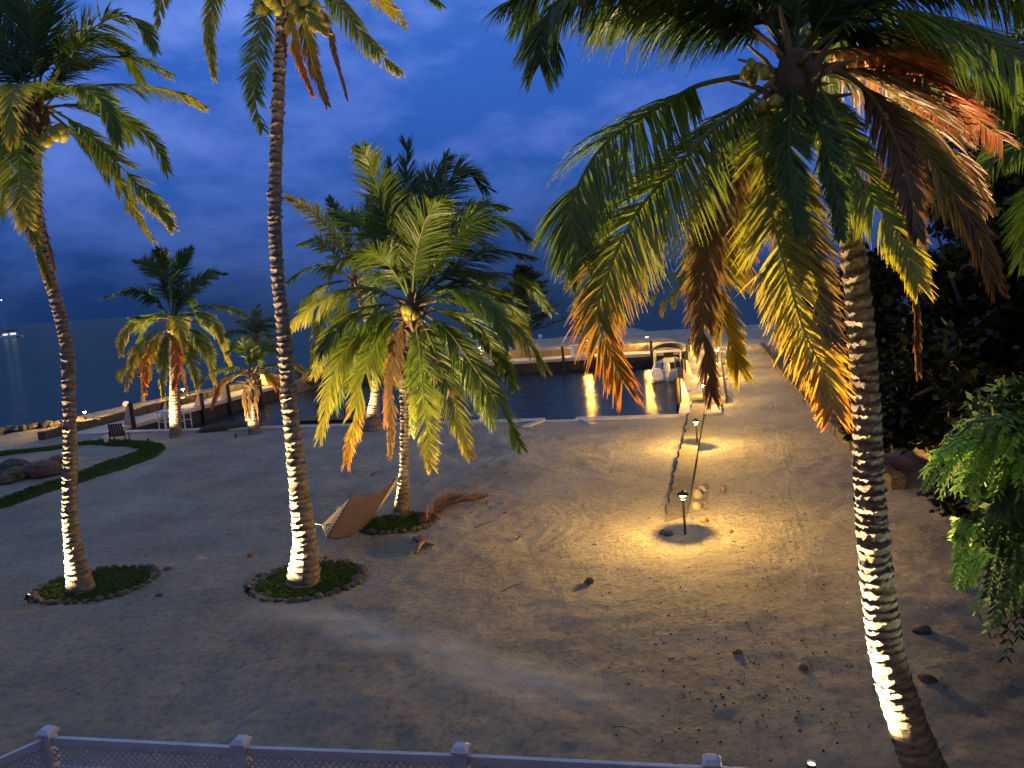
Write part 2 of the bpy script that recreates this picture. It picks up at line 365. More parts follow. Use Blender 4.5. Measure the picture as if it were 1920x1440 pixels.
for k in range(nslab):
    p0 = rA.lerp(rB, k/nslab+.0012); p1 = rA.lerp(rB, (k+1)/nslab-.0012)
    poly, z0, z1 = slab(p0, p1, .05, -1.75, -.14, .09+random.uniform(-.008, .008)); mb.prism(poly, z0, z1)
mb.build('deck', CONC, d, bevel=.012)
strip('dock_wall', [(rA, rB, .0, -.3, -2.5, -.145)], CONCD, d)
strip('dock_kerb', [(rA.lerp(rB, .1), rB, -1.76, -1.98, -.1, .22)], TAN, d, .02)
fpts = [(14.1, 58.9), (6.1, 60.2), (-3, 62), (-15.5, 62.8)]
d = empty('far_dock'); d['label'] = 'concrete dock along the far side of the basin'; d['category'] = 'dock'
segs = []; wsegs = []
for a, b_ in zip(fpts, fpts[1:]): segs.append((a, b_, .07, -2.3, -.14, .08)); wsegs.append((a, b_, 0, -.3, -2.5, -.145))
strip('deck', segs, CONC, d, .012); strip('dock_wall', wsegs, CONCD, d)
wall = MB()
W2 = FARWALL[::-1]
for a, b_ in zip(W2, W2[1:]):
    poly, z0, z1 = slab(a, b_, .15, -.22, -.3, .62); wall.prism(poly, z0, z1)
tag(wall.build('retaining_wall', TAN, bevel=.03), 'low tan retaining wall behind the far dock', 'retaining wall')
lA, lB = V((-21.5, 40.4)), V((-16.8, 59.6))
d = empty('left_dock'); d['name_'] = 1; del d['name_']; d.name = 'spit_dock'
d['label'] = 'narrow concrete dock on the left sand spit'; d['category'] = 'dock'
strip('deck', [(lA.lerp(lB, -.04), lB, -.06, 1.9, -.14, .09)], CONC, d, .012)
strip('dock_wall', [(lA, lB, .0, .3, -2.5, -.145)], CONCD, d)
sw = MB(); Aw, Bw = V((-24.4, 39.4)), V((-19.3, 60.0)); nseg = 46
for k in range(nseg):
    p0 = Aw.lerp(Bw, k/nseg); p1 = Aw.lerp(Bw, (k+1)/nseg)
    h = .42+random.uniform(-.05, .06); poly, z0, z1 = slab(p0, p1, random.uniform(-.03, .03), .42+random.uniform(-.03, .03), -.3, h); sw.prism(poly, z0, z1)
tag(sw.build('stone_wall', STONEW), 'grey stacked stone wall along the left sand spit', 'wall')
# a lower curving run of dark stones going on to the left of that wall
sw = MB(); curve = [gp(*p) for p in ((-40, 818), (40, 806), (90, 800), (128, 794), (150, 792))]
for k in range(len(curve)-1):
    for j in range(7):
        p = curve[k].lerp(curve[k+1], j/7)
        sw.blob((p.x+random.uniform(-.1, .1), p.y+random.uniform(-.3, .3), .1), (.32, .4, .22), k*9+j, .3, 8)
tag(sw.build('stone_edging', ROCK, smooth=False), 'row of low dark stones edging the sand at far left', 'stone edging')

# piles with white tapered gussets
def pile(name, x, y, top, bottom, lean, side, label, group):
    r_ = empty(name, (x, y, 0)); tag(r_, label, 'pile', group)
    MB().tube([(0, 0, bottom), (lean*.3, 0, 0), (lean, 0, top)], [.12, .115, .11], 10).build('post', TIMBER, r_, smooth=False)
    g_ = MB(); w = .42*side; t = .1
    x0 = .13*side
    vs = [(x0, -t, .1), (x0+w, -t, .1), (x0+.07*side, -t, top-.05), (x0, -t, top-.05)]
    g_.add(vs+[(a, t, c) for a, _, c in vs], [(0, 1, 2, 3), (7, 6, 5, 4), (0, 4, 5, 1), (1, 5, 6, 2), (2, 6, 7, 3), (3, 7, 4, 0)]).build('gusset', CONC, r_, bevel=.008)
    return r_
ordw = ['first', 'second', 'third', 'fourth', 'fifth', 'sixth']
for i, yy in enumerate((35.4, 38.8, 43, 47.4, 52, 56.4)):
    x = rA.x+(yy-rA.y)*(rB.x-rA.x)/(rB.y-rA.y)
    pile('mooring_pile', x-.16, yy, 1.25, -2, -.03, 1, f'dark pile with pale gusset on the side dock, {ordw[i]} from the palms', 'piles along the side dock')
for i, (px, py) in enumerate(((243, 812), (293, 788), (345, 776), (396, 764), (445, 752))):
    yy = (42.0, 45.0, 48.0, 50.8, 54.5)[i]; x = lA.x+(yy-lA.y)*(lB.x-lA.x)/(lB.y-lA.y)
    p = ap(px, py, yy)
    pile('mooring_pile', x+.14, yy, (1.3, .95, .9, 1.1, 1.0)[i], -2, -.05, -1, f'dark pile with pale gusset on the left spit dock, {ordw[i]} from the chair', 'piles along the left spit dock')
for i, px in enumerate((952, 1057, 1113, 1167, 1223)):
    p = gp(px, 680 if px < 1000 else 676); yy = 62.0-(p.x+3)/9.1*1.9 if p.x < 6.1 else 60.1-(p.x-6.1)*.16
    xx = ap(px, 676, yy).x
    r_ = empty('mooring_pile', (xx, yy-.12, 0)); tag(r_, f'thin dark pile on the far dock, {ordw[i]} from the left', 'pile', 'piles along the far dock')
    MB().tube([(0, 0, -2), (-.05, 0, 1.05)], .11, 10).build('post', TIMBER, r_)
    MB().tube([(-.05, 0, 1.052), (-.05, 0, 1.1)], .125, 10).build('cap', BLACK, r_)
# white dock boxes
for i, (px, w) in enumerate(((915, .95), (1083, .98))):
    yy = 62.6 if i == 0 else 61.1; c = ap(px, 680, yy)
    r_ = empty('dock_box', (c.x, yy, .08)); tag(r_, ('tall white box on the far dock behind the big palm' if i == 0 else 'tall white box at the middle of the far dock'), 'dock box', 'white boxes on the far dock')
    MB().box((0, 0, .44), (w-.06, .7, .88)).build('body', WPAINT, r_, bevel=.01)
    MB().box((.0, 0, .915), (w+.05, .78, .06)).build('lid', WPAINT, r_, bevel=.015)
    MB().box((w/2+.3, 0, .12), (.55, .5, .24)).build('step', CONC, r_, bevel=.01)
    MB().box((0, -.355, .5), (.5, .012, .6)).build('door', VINYL, r_)

# ------------------------------------------------------------------ lamps
def light(name, kind, loc, power, color, radius=.03, direction=None, spot=None, blend=.5, parent=None):
    l = bpy.data.lights.new(name, kind); l.energy = power; l.color = color
    if kind != 'SUN': l.shadow_soft_size = radius
    o = bpy.data.objects.new(name, l); COL.objects.link(o); o.location = loc
    if direction is not None: o.rotation_euler = V(direction).to_track_quat('-Z', 'Y').to_euler()
    if spot: l.spot_size = spot; l.spot_blend = blend
    if parent: o.parent = parent
    return o
WARM = (1.0, .55, .10)
def path_lamp(x, y, label, group, h=.98, power=430, z=None):
    z = gz(x, y) if z is None else z
    r_ = empty('path_lamp', (x, y, z)); tag(r_, label, 'path lamp', group)
    MB().tube([(0, 0, -.1), (-.015, 0, h-.14)], .028, 10).build('post', BRONZE, r_, smooth=True)
    MB().lathe((-.015, 0, h-.165), [(.03, 0), (.05, .01), (.052, .018), (.03, .022)], 18).build('collar', BRONZE, r_, smooth=True)
    MB().lathe((-.015, 0, h), [(.135, -.03), (.128, .0), (.085, .035), (.03, .05), (.03, .075), (.008, .085)], 22).build('cap', BRONZE, r_, smooth=True)
    MB().lathe((-.015, 0, h-.03), [(.012, -.045), (.06, -.036), (.095, -.015), (.105, -.001)], 18).build('lens', LENS, r_, smooth=True)
    lo = light('bulb', 'POINT', (-.015, 0, h-.09), power, WARM, .012, parent=r_).data
    lo.use_nodes = True; nt = lo.node_tree; em = [x for x in nt.nodes if x.type == 'EMISSION'][0]     # wide optics: stronger towards the horizon, as such lamps are
    tc = nt.nodes.new('ShaderNodeTexCoord'); sp = nt.nodes.new('ShaderNodeSeparateXYZ'); nt.links.new(tc.outputs['Normal'], sp.inputs[0])
    src = sp.outputs[2]
    for op, v in (('ABSOLUTE', 0), ('MAXIMUM', .2), ('POWER', -.9)):
        q = nt.nodes.new('ShaderNodeMath'); q.operation = op; nt.links.new(src, q.inputs[0]); q.inputs[1].default_value = v; src = q.outputs[0]
    nt.links.new(src, em.inputs['Strength'])
    return r_
LAMPS = [(1285, 1002, .98), (1308, 838, .92), (1320, 760, .98), (1343, 712, .98), (1346, 682, .95), (1348, 655, .98)]
lab = ['nearest lit path lamp at the near end of the grey slab', 'second lit path lamp beside the grey slab', 'lit path lamp where the side dock begins', 'lit path lamp behind the hanging dead fronds', 'second farthest lit path lamp along the side dock', 'farthest lit path lamp along the side dock']
for (px, py, h), l_ in zip(LAMPS, lab):
    p = gp(px, py); path_lamp(p.x, p.y, l_, 'lit path lamps in a row towards the sea', h, 420 if py > 800 else (270 if py > 740 else 380))
for px, yy, l_ in ((901, 64.2, 'lit lamp at the left end of the far dock'), (1102, 62.9, 'lit lamp beside the white box on the far dock'), (1215, 61.7, 'lit lamp on the far dock behind the moored boat')):
    c = ap(px, 670, yy); path_lamp(c.x, yy, l_, 'lit lamps on the far dock', 1.15, 330, .08)
for px, py, l_, h in ((162, 795, 'lit lamp on the left sand spit behind the stone wall', .8), (346, 752, 'lit lamp on the spit behind the pale trunked palm', .85), (489, 731, 'lit lamp on the spit behind the small dead-skirted palm', .85)):
    p = gp(px, py); path_lamp(p.x, p.y, l_, 'lit lamps on the left spit', h, 320)
# unlit globe on the shore
p = gp(238, 772); r_ = empty('globe_lamp', (p.x, p.y, gz(p.x, p.y))); tag(r_, 'unlit white globe on a short post at the left shore', 'globe lamp')
MB().tube([(0, 0, -.2), (0, 0, .35)], .04, 8).build('post', BRONZE, r_)
MB().lathe((0, 0, .55), [(.2*math.cos(t), .2*math.sin(t)) for t in [PI*(-.5+k/12) for k in range(13)]], 18).build('globe', WPAINT, r_, smooth=True)

def uplight(px, py, target, power, label, spot=50, color=(1.0, .68, .33), pos=None, h=.16):
    p = gp(px, py) if pos is None else V(pos); z = gz(p.x, p.y)
    r_ = empty('uplight', (p.x, p.y, z)); tag(r_, label, 'uplight', 'small black garden uplights')
    dr = (V(target)-V((p.x, p.y, z+h))).normalized(); Mx = dr.to_track_quat('Z', 'Y').to_matrix()
    MB().tube([(0, 0, -.1), (0, 0, h-.06)], .015, 8).build('stake', BLACK, r_)
    MB().lathe((0, 0, h), [(.03, -.08), (.045, -.07), (.05, .03), (.056, .066), (.051, .066), (.047, .035)], 16, Mx).build('housing', BLACK, r_, smooth=False)
    MB().lathe((0, 0, h), [(.043, .036), (.03, .040), (.004, .042)], 16, Mx).build('lens', ULENS, r_)
    light('bulb', 'SPOT', V((0, 0, h))+dr*.06, power, color, .02, dr, R(spot), 1.0, r_)
    return r_

# ------------------------------------------------------------------ palms
def catmull(P, n):
    P = [V(p) for p in P]; P = [P[0]*2-P[1]]+P+[P[-1]*2-P[-2]]; out = []; m_ = len(P)-3
    for i in range(n+1):
        u = i/n*m_; k = min(int(u), m_-1); t = u-k; a, b_, c, d_ = P[k:k+4]
        out.append(.5*((2*b_)+(-a+c)*t+(2*a-5*b_+4*c-d_)*t*t+(-a+3*b_-3*c+d_)*t**3))
    return out
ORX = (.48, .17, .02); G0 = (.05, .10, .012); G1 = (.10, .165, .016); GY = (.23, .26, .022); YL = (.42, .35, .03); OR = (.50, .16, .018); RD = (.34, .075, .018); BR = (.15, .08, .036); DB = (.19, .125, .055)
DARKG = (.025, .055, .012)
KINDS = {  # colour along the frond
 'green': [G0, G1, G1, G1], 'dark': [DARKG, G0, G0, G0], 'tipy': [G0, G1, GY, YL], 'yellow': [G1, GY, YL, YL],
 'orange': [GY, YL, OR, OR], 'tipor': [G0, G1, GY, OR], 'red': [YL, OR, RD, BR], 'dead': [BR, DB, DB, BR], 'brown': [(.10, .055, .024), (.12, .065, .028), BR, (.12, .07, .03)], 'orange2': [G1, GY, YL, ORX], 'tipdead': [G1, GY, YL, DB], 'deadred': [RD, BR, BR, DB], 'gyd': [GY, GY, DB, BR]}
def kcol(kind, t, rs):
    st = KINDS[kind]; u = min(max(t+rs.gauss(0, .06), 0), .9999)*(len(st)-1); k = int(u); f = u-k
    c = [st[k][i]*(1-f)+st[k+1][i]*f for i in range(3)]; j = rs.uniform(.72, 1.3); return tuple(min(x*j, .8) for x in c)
def frond(parent, P, kind='green', L=.85, n=56, droop=.6, seed=0, wid=.045, lift=.1, rr=.035, wind=V((.0, 0, 0)), start=.14, label=None, ang=(40, 68), oneside=0, side0=None, face=.15):
    n = int(n*1.55); wid = wid*.72; droop = droop*.8
    """P: world points of the midrib from crown to tip"""
    rs = random.Random(seed); org = parent.location
    S = catmull(P, n+6); S = [s-org for s in S]; mb = MB(); N_ = len(S)-1
    stem = [.30*x+.7*y for x, y in zip((.5, .45, .12), kcol(kind, .3, rs))] if kind not in ('dead', 'deadred') else DB
    if kind == 'dark': stem = (.08, .11, .03)
    T0 = None
    mb.tube(S[::2], [max(.005, rr*(1-.88*(i*2/N_)**.8)) for i in range(len(S[::2]))], 6, tuple(stem))
    T = (S[1]-S[0]).normalized()
    side = T.cross(V((0, 0, 1)))
    if side0 is not None: side = V(side0)
    if side.length < .15: side = V((1, .3, 0))
    side.normalize()
    vs, fs, cs = [], [], []; gaps = [(rs.uniform(.2, .95), rs.uniform(.012, .04), rs.choice((-1, 1))) for _ in range(3)]; swirl = V((rs.uniform(-.12, .3), rs.uniform(-.1, .1), 0))
    for i in range(int(N_*start), N_+1):
        t = i/N_; T = (S[min(i+1, N_)]-S[max(i-1, 0)]).normalized()
        ns = T.cross(V((0, 0, 1)))
        if side0 is None:
            im = T.cross(V((0, 1, 0)))
            if im.length > .05: im.normalize()
            if ns.length > .05: ns.normalize()
            if ns.dot(im) < 0: ns = -ns
            fc = min(1, face+.75*abs(T.z)**1.5); ns = ns*(1-fc)+im*fc
            if ns.length > .05:
                ns.normalize()
                if ns.dot(side) < 0: ns = -ns
                side = side.lerp(ns, .25)
        side = (side-T*side.dot(T)).normalized(); nrm = side.cross(T)
        if nrm.z < 0: nrm = -nrm
        u = (t-start)/(1-start); prof = min(1, .45+2.6*u)*(1-.62*max(0, u-.35)/.65)
        a0 = R(ang[0]+(ang[1]-ang[0])*u)
        for sg in (-1, 1):
            for rep in (0, 1):
                if rs.random() < .07 or any(abs(t-g_[0]) < g_[1] and sg == g_[2] for g_ in gaps): continue
                if oneside and sg != oneside and rs.random() < .7: continue
                base = S[i]+(S[min(i+1, N_)]-S[i])*(rep*.5+rs.uniform(0, .25))
                ln = L*prof*rs.uniform(.82, 1.1); aa = a0+rs.gauss(0, .10)+.05*math.sin(t*23+seed)
                if rs.random() < .13: ln *= rs.uniform(.3, .8)
                d = side*sg*math.cos(aa)+T*math.sin(aa)+nrm*(lift+rs.gauss(0, .06)); d.normalize()
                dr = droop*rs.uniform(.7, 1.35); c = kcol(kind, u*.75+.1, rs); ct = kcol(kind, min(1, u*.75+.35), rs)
                p = base; W = (T-d*T.dot(d)).normalized(); W = (W+nrm*rs.gauss(0, .35)).normalized()
                w_ = wid*rs.uniform(.8, 1.15)
                prof_w = (.55, 1, .92, .62, .08); o = len(vs); sgm = 4
                for k in range(sgm+1):
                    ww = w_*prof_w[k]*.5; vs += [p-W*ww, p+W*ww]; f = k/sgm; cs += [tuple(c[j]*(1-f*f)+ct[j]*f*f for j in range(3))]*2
                    dd = (d+V((0, 0, -1))*(dr*((k+1)/sgm)**.8*.85)+(wind+swirl)*(k/sgm)).normalized(); p = p+dd*(ln/sgm)
                fs += [(o+2*k, o+2*k+1, o+2*k+3, o+2*k+2) for k in range(sgm)]
    o = len(mb.v); mb.v += [tuple(x) for x in vs]; mb.f += [tuple(j+o for j in f) for f in fs]; mb.c += cs; mb.hc = True
    ob = mb.build('frond', LEAF, parent)
    if label: ob['label'] = label
    return ob
def auto_pts(c, az, el, length, bend):
    p = V(c); out = [p.copy()]; n = 6
    for k in range(n):
        e = R(el-bend*((k+.5)/n)**1.3); p = p+V((math.cos(e)*math.sin(R(az)), math.cos(e)*math.cos(R(az)), math.sin(e)))*(length/n); out.append(p.copy())
    return out
def trunk(parent, pts, rad, seed=0, step=.085, rough=.022, n=26, flare=0):
    rs = random.Random(seed); org = parent.location
    C = catmull([V(p)-org for p in pts], 120); rr_ = catmull([V((r_, 0, 0)) for r_ in rad], 120)
    ln = [0]
    for a, b_ in zip(C, C[1:]): ln.append(ln[-1]+(b_-a).length)
    tot = ln[-1]; rings = int(tot/step)
    def at(s):
        s = min(max(s, 0), tot*.9999); i = 0
        lo, hi = 0, len(ln)-1
        while hi-lo > 1:
            mid = (lo+hi)//2
            if ln[mid] <= s: lo = mid
            else: hi = mid
        f = (s-ln[lo])/(ln[hi]-ln[lo]); return C[lo].lerp(C[hi], f), rr_[lo].x*(1-f)+rr_[hi].x*f, (C[hi]-C[lo]).normalized()
    vs, fs, cs = [], [], []; s = 0; rows = []
    ph = [rs.uniform(0, 6.28) for _ in range(4)]
    while s < tot:
        st = step*rs.uniform(.7, 1.35); amp = rough*rs.uniform(.5, 1.4); tilt = rs.uniform(-.35, .35)*step; ta = rs.uniform(0, 6.28)
        chip = [max(0, rs.gauss(1, .5)) for _ in range(n)]
        chip = [(chip[k]+chip[k-1]*.6)/1.6 for k in range(n)]
        for frac, ra in ((0.0, -.25), (.38, .35), (.80, 1.0), (.97, .55)):
            row = []
            for k in range(n):
                a = 2*PI*k/n; ss = s+frac*st+tilt*math.cos(a-ta)+(rs.gauss(0, .010) if frac > .3 else 0)
                c, r_, T = at(ss)
                x = V((1, 0, 0)); x = (x-T*x.dot(T)).normalized(); y = T.cross(x)
                wob = 1+.035*math.sin(2*a+ph[0]+ss*.9)+.03*math.sin(3*a+ph[1]-ss*1.7)
                rd = r_*wob+amp*ra*chip[k]; row.append(c+(x*math.cos(a)+y*math.sin(a))*rd)
            vs += row; sh = {0.0: .55, .38: 1.0, .80: 1.1, .97: .62}[frac]*rs.uniform(.85, 1.1); cs += [(sh, sh, sh)]*n; rows.append(1)  # dark scar rows also carry underside shading put into the bark colour
        s += st
    m_ = len(rows)
    for i in range(m_-1):
        for k in range(n): fs.append((i*n+k, i*n+(k+1) % n, (i+1)*n+(k+1) % n, (i+1)*n+k))
    mb = MB(); mb.v = [tuple(v) for v in vs]; mb.f = fs; mb.c = cs; mb.hc = True
    mb.f.append(tuple(range((m_-1)*n, m_*n)))
    return mb.build('trunk', TRUNK, parent, smooth=False)
def sheath(parent, c, r_, seed, col=(.26, .18, .10)):
    rs = random.Random(seed); mb = MB(); c = V(c)-parent.location
    for k in range(46):          # fibrous boots and old stalks round the growing tip
        a = rs.uniform(0, 2*PI); z = rs.uniform(-.55, .35); el = rs.uniform(.1, 1.1)
        b0 = c+V((math.cos(a)*r_*.7, math.sin(a)*r_*.7, z-.25)); d_ = V((math.cos(a)*math.cos(el), math.sin(a)*math.cos(el), math.sin(el)))
        l_ = rs.uniform(.25, .7); j = rs.uniform(.6, 1.4)
        mb.tube([b0, b0+d_*l_*.5, b0+d_*l_-V((0, 0, l_*.15))], [rs.uniform(.03, .055), .03, .012], 5, tuple(x*j for x in col))
    mb.blob(c-V((0, 0, .25)), (r_*1.25, r_*1.25, .5), seed, .2, 12); mb.c[-84:] = [tuple(x*.6 for x in col)]*84
    mb.c += [tuple(col)]*(len(mb.v)-len(mb.c)); mb.hc = True
    return mb.build('leaf_sheath', LEAF, parent)
def coconuts(parent, c, n, seed, spread=.3, size=.11):
    rs = random.Random(seed)
    for k in range(n):
        p = V(c)+V((rs.uniform(-1, 1)*spread, rs.uniform(-1, 1)*spread*.8, rs.uniform(-1, 1)*spread*.6))-parent.location
        MB().lathe(p, [(size*math.cos(t)*(1-.12*math.sin(t)), 1.25*size*math.sin(t)) for t in [PI*(-.5+j/8) for j in range(9)]], 12).build('coconut', YCOCO, parent, smooth=True)
def palm(base_px, label, group, Y=None, trunk_px=(), widths=(), crown=(0, 0), fr=(), autos=(), L=.85, nuts=(), nsz=.11, seed=1, drop=0, n=56, wid=.045, tstep=.11, trough=.02, shr=.17, tn=26, name='coconut_palm', lenk=None):
    g_ = gp(*base_px) if Y is None else ap(*base_px, Y)
    Yd = g_.y; root = empty(name, (g_.x, Yd, gz(g_.x, Yd))); tag(root, label, 'palm tree', group)
    c = ap(*crown, Yd)
    tp = [V((g_.x, Yd, root.location.z-.15))]+[ap(x, y, Yd) for x, y in trunk_px]+[c-V((0, 0, .2))]
    sc_ = Yd/FPX; trunk(root, tp, [w*sc_/2 for w in widths], seed, tstep, trough, tn)
    sheath(root, c, shr, seed)
    for i, f in enumerate(fr):
        pts = f[0]; dz = f[1]; kind = f[2]; kw = dict(f[3]) if len(f) > 3 else {}
        m_ = len(pts); P = []
        for j, (x, y) in enumerate(pts): P.append(ap(x, y, Yd+dz*(j/(m_-1))**1.2))
        base_ = c+(P[0]-c)*.6; P[0] = base_
        frond(root, P, kind, kw.pop('L', L), kw.pop('n', n), seed=seed*100+i, wid=kw.pop('wid', wid), **kw)
    for i, a in enumerate(autos):
        az, el, ln, bd, kind = a[:5]; frond(root, auto_pts(c, az, el, ln, bd), kind, L, n, seed=seed*100+50+i, wid=wid)
    for (x, y, k, sp) in nuts: coconuts(root, ap(x, y, Yd-.25), k, seed+x, sp, nsz)
    return root, c
D_ = dict
# 1 left palm
p1, c1 = palm((155, 1112), 'leftmost tall coconut palm rising from a round grass bed', 'tall palms in round grass beds',
 trunk_px=((140, 1040), (130, 960), (132, 860), (130, 760), (126, 660), (110, 580), (88, 505), (70, 420), (66, 300)), widths=(54, 33, 26, 23, 21, 20, 20, 20, 19, 19, 19), crown=(68, 205), seed=3, L=.75, n=64, autos=(
   (10, 45, 3.4, 110, 'green'), (-40, 50, 3.4, 120, 'green'), (50, 60, 3.2, 90, 'dark'), (-80, 65, 3.4, 80, 'dark'), (160, 20, 3.2, 100, 'tipy'), (120, 25, 3.2, 110, 'green'), (-120, 25, 3.2, 110, 'tipy'), (80, 10, 3.0, 90, 'green')), nuts=((102, 262, 9, .26), (6, 232, 6, .2)),
 fr=(
  ([(80, 180), (120, 120), (165, 62), (215, 32), (262, 40), (288, 86)], -.6, 'green', D_(droop=1.0)),
  ([(90, 175), (150, 166), (220, 158), (300, 166), (345, 178), (378, 196)], .4, 'tipy', D_(droop=1.2, L=.55)),
  ([(88, 190), (150, 238), (210, 296), (262, 350), (300, 390), (323, 424)], -.8, 'tipy', D_(droop=.9, L=.6)),
  ([(85, 195), (140, 250), (190, 300), (225, 350), (255, 400), (285, 446)], .3, 'tipy', D_(droop=1.0, L=.5)),
  ([(62, 200), (44, 240), (38, 300), (42, 360), (50, 420)], -1.3, 'tipy', D_(droop=.5, L=.8, ang=(30, 55))),
  ([(60, 210), (45, 300), (52, 390), (68, 460), (92, 530)], -.35, 'tipdead', D_(droop=.6, L=.5, ang=(50, 75))),
  ([(66, 210), (60, 300), (62, 380), (80, 440), (100, 500)], .2, 'dead', D_(droop=.5, L=.4, ang=(50, 75))),
  ([(66, 170), (62, 90), (50, 0), (30, -90)], -.4, 'dark', D_(droop=.35, L=.9)),
  ([(72, 170), (85, 90), (98, 0), (120, -90)], .5, 'dark', D_(droop=.35, L=.9)),
  ([(58, 175), (20, 100), (-30, 30), (-90, -20)], .2, 'dark', D_(droop=.5, L=.9)),
  ([(60, 180), (30, 80), (5, -10), (-40, -90)], .6, 'dark', D_(droop=.4, L=.9)),
  ([(52, 195), (0, 175), (-60, 190), (-120, 260)], -.5, 'green', D_(droop=.9)),
  ([(52, 200), (10, 215), (-20, 270), (-45, 350)], -.8, 'tipy', D_(droop=.7)),
  ([(56, 205), (20, 250), (5, 320), (0, 400)], .6, 'green', D_(droop=.7, L=.6)),
  ([(80, 170), (125, 100), (170, 70), (225, 90), (262, 150)], 1.2, 'green', D_(droop=.8)),
 ))
# 2 tall slim palm
p2, c2 = palm((567, 1098), 'tallest slender palm in a round grass bed left of the hammock', 'tall palms in round grass beds',
 trunk_px=((572, 1020), (561, 930), (551, 830), (541, 740), (534, 640), (523, 540), (516, 430), (517, 310), (521, 190), (527, 80)), widths=(70, 46, 35, 29, 26, 23, 22, 22, 21, 20, 19, 19), crown=(530, -50), seed=5, L=.62, n=50, tstep=.125, trough=.024, autos=((0, 55, 3, 100, 'green'), (60, 65, 3, 80, 'dark'), (-60, 65, 3, 80, 'dark'), (170, 70, 2.6, 80, 'dark')), nuts=((500, 8, 8, .16), (585, 5, 5, .14), (484, -14, 5, .12)),
 fr=(
  ([(520, -50), (465, -75), (425, -50), (400, 10), (392, 70), (402, 142)], -.6, 'tipy', D_(droop=.8, L=.5)),
  ([(515, -55), (420, -95), (350, -70), (310, -20), (294, 40)], .4, 'green', D_(droop=.9, L=.5)),
  ([(520, -45), (500, -10), (487, 60), (477, 130), (479, 190), (492, 240)], -.5, 'green', D_(droop=.45, L=.55, ang=(35, 55))),
  ([(538, -40), (542, 20), (550, 75), (565, 125), (585, 174)], -.5, 'orange', D_(droop=.7, L=.35, ang=(55, 75))),
  ([(540, -45), (562, 10), (575, 70), (590, 130), (612, 190)], .2, 'gyd', D_(droop=.6, L=.45, ang=(50, 72))),
  ([(545, -45), (590, 0), (615, 50), (630, 110), (650, 182)], .4, 'deadred', D_(droop=.6, L=.25, ang=(55, 78))),
  ([(548, -50), (600, -30), (640, 14), (682, 68), (715, 104), (746, 132)], -.7, 'tipy', D_(droop=1.1, L=.55)),
  ([(548, -50), (620, -60), (680, -30), (722, 5), (755, 42)], .5, 'yellow', D_(droop=.8, L=.5)),
  ([(545, -60), (640, -90), (740, -60), (822, 5)], -.8, 'green', D_(droop=.7, L=.6)),
  ([(545, -45), (560, 0), (580, 30), (612, 60)], -.8, 'yellow', D_(droop=.7, L=.5)),
 ))
# 4 palm hidden behind the hammock palm
p4, c4 = palm((698, 807), 'flared pale palm at the quay, half hidden behind the hammock palm', 'palms along the quay',
 trunk_px=((700, 770), (704, 730), (703, 680), (690, 610), (675, 560)), widths=(38, 22, 15, 12, 11, 10, 10), crown=(668, 525), seed=8, L=.8, n=36, wid=.085, tn=14, fr=(
  ([(665, 520), (632, 450), (592, 405), (562, 382), (540, 370)], -.5, 'yellow', D_(droop=.7)),
  ([(660, 520), (620, 470), (590, 450), (563, 458)], .8, 'green', D_(droop=.8)),
  ([(660, 522), (620, 500), (575, 503), (540, 528)], -.6, 'green', D_(droop=1.0)),
  ([(666, 515), (645, 450), (632, 405), (618, 375)], .6, 'dark', D_(droop=.4)),
  ([(670, 515), (680, 440), (700, 380), (720, 340)], .6, 'green', D_(droop=.6)),
  ([(660, 528), (622, 560), (596, 610), (582, 690)], -.6, 'tipy', D_(droop=.8)),
  ([(664, 530), (640, 580), (628, 650), (632, 720)], .3, 'green', D_(droop=.8)),
  ([(672, 530), (700, 580), (700, 640), (715, 700)], .3, 'tipy', D_(droop=.8)),
  ([(662, 528), (620, 530), (580, 560), (552, 610)], .2, 'green', D_(droop=.9)),
  ([(676, 522), (730, 480), (770, 470), (800, 500)], .5, 'green', D_(droop=.9)),
 ), autos=((0, 50, 3.6, 110, 'dark'), (50, 60, 3.6, 110, 'dark')))
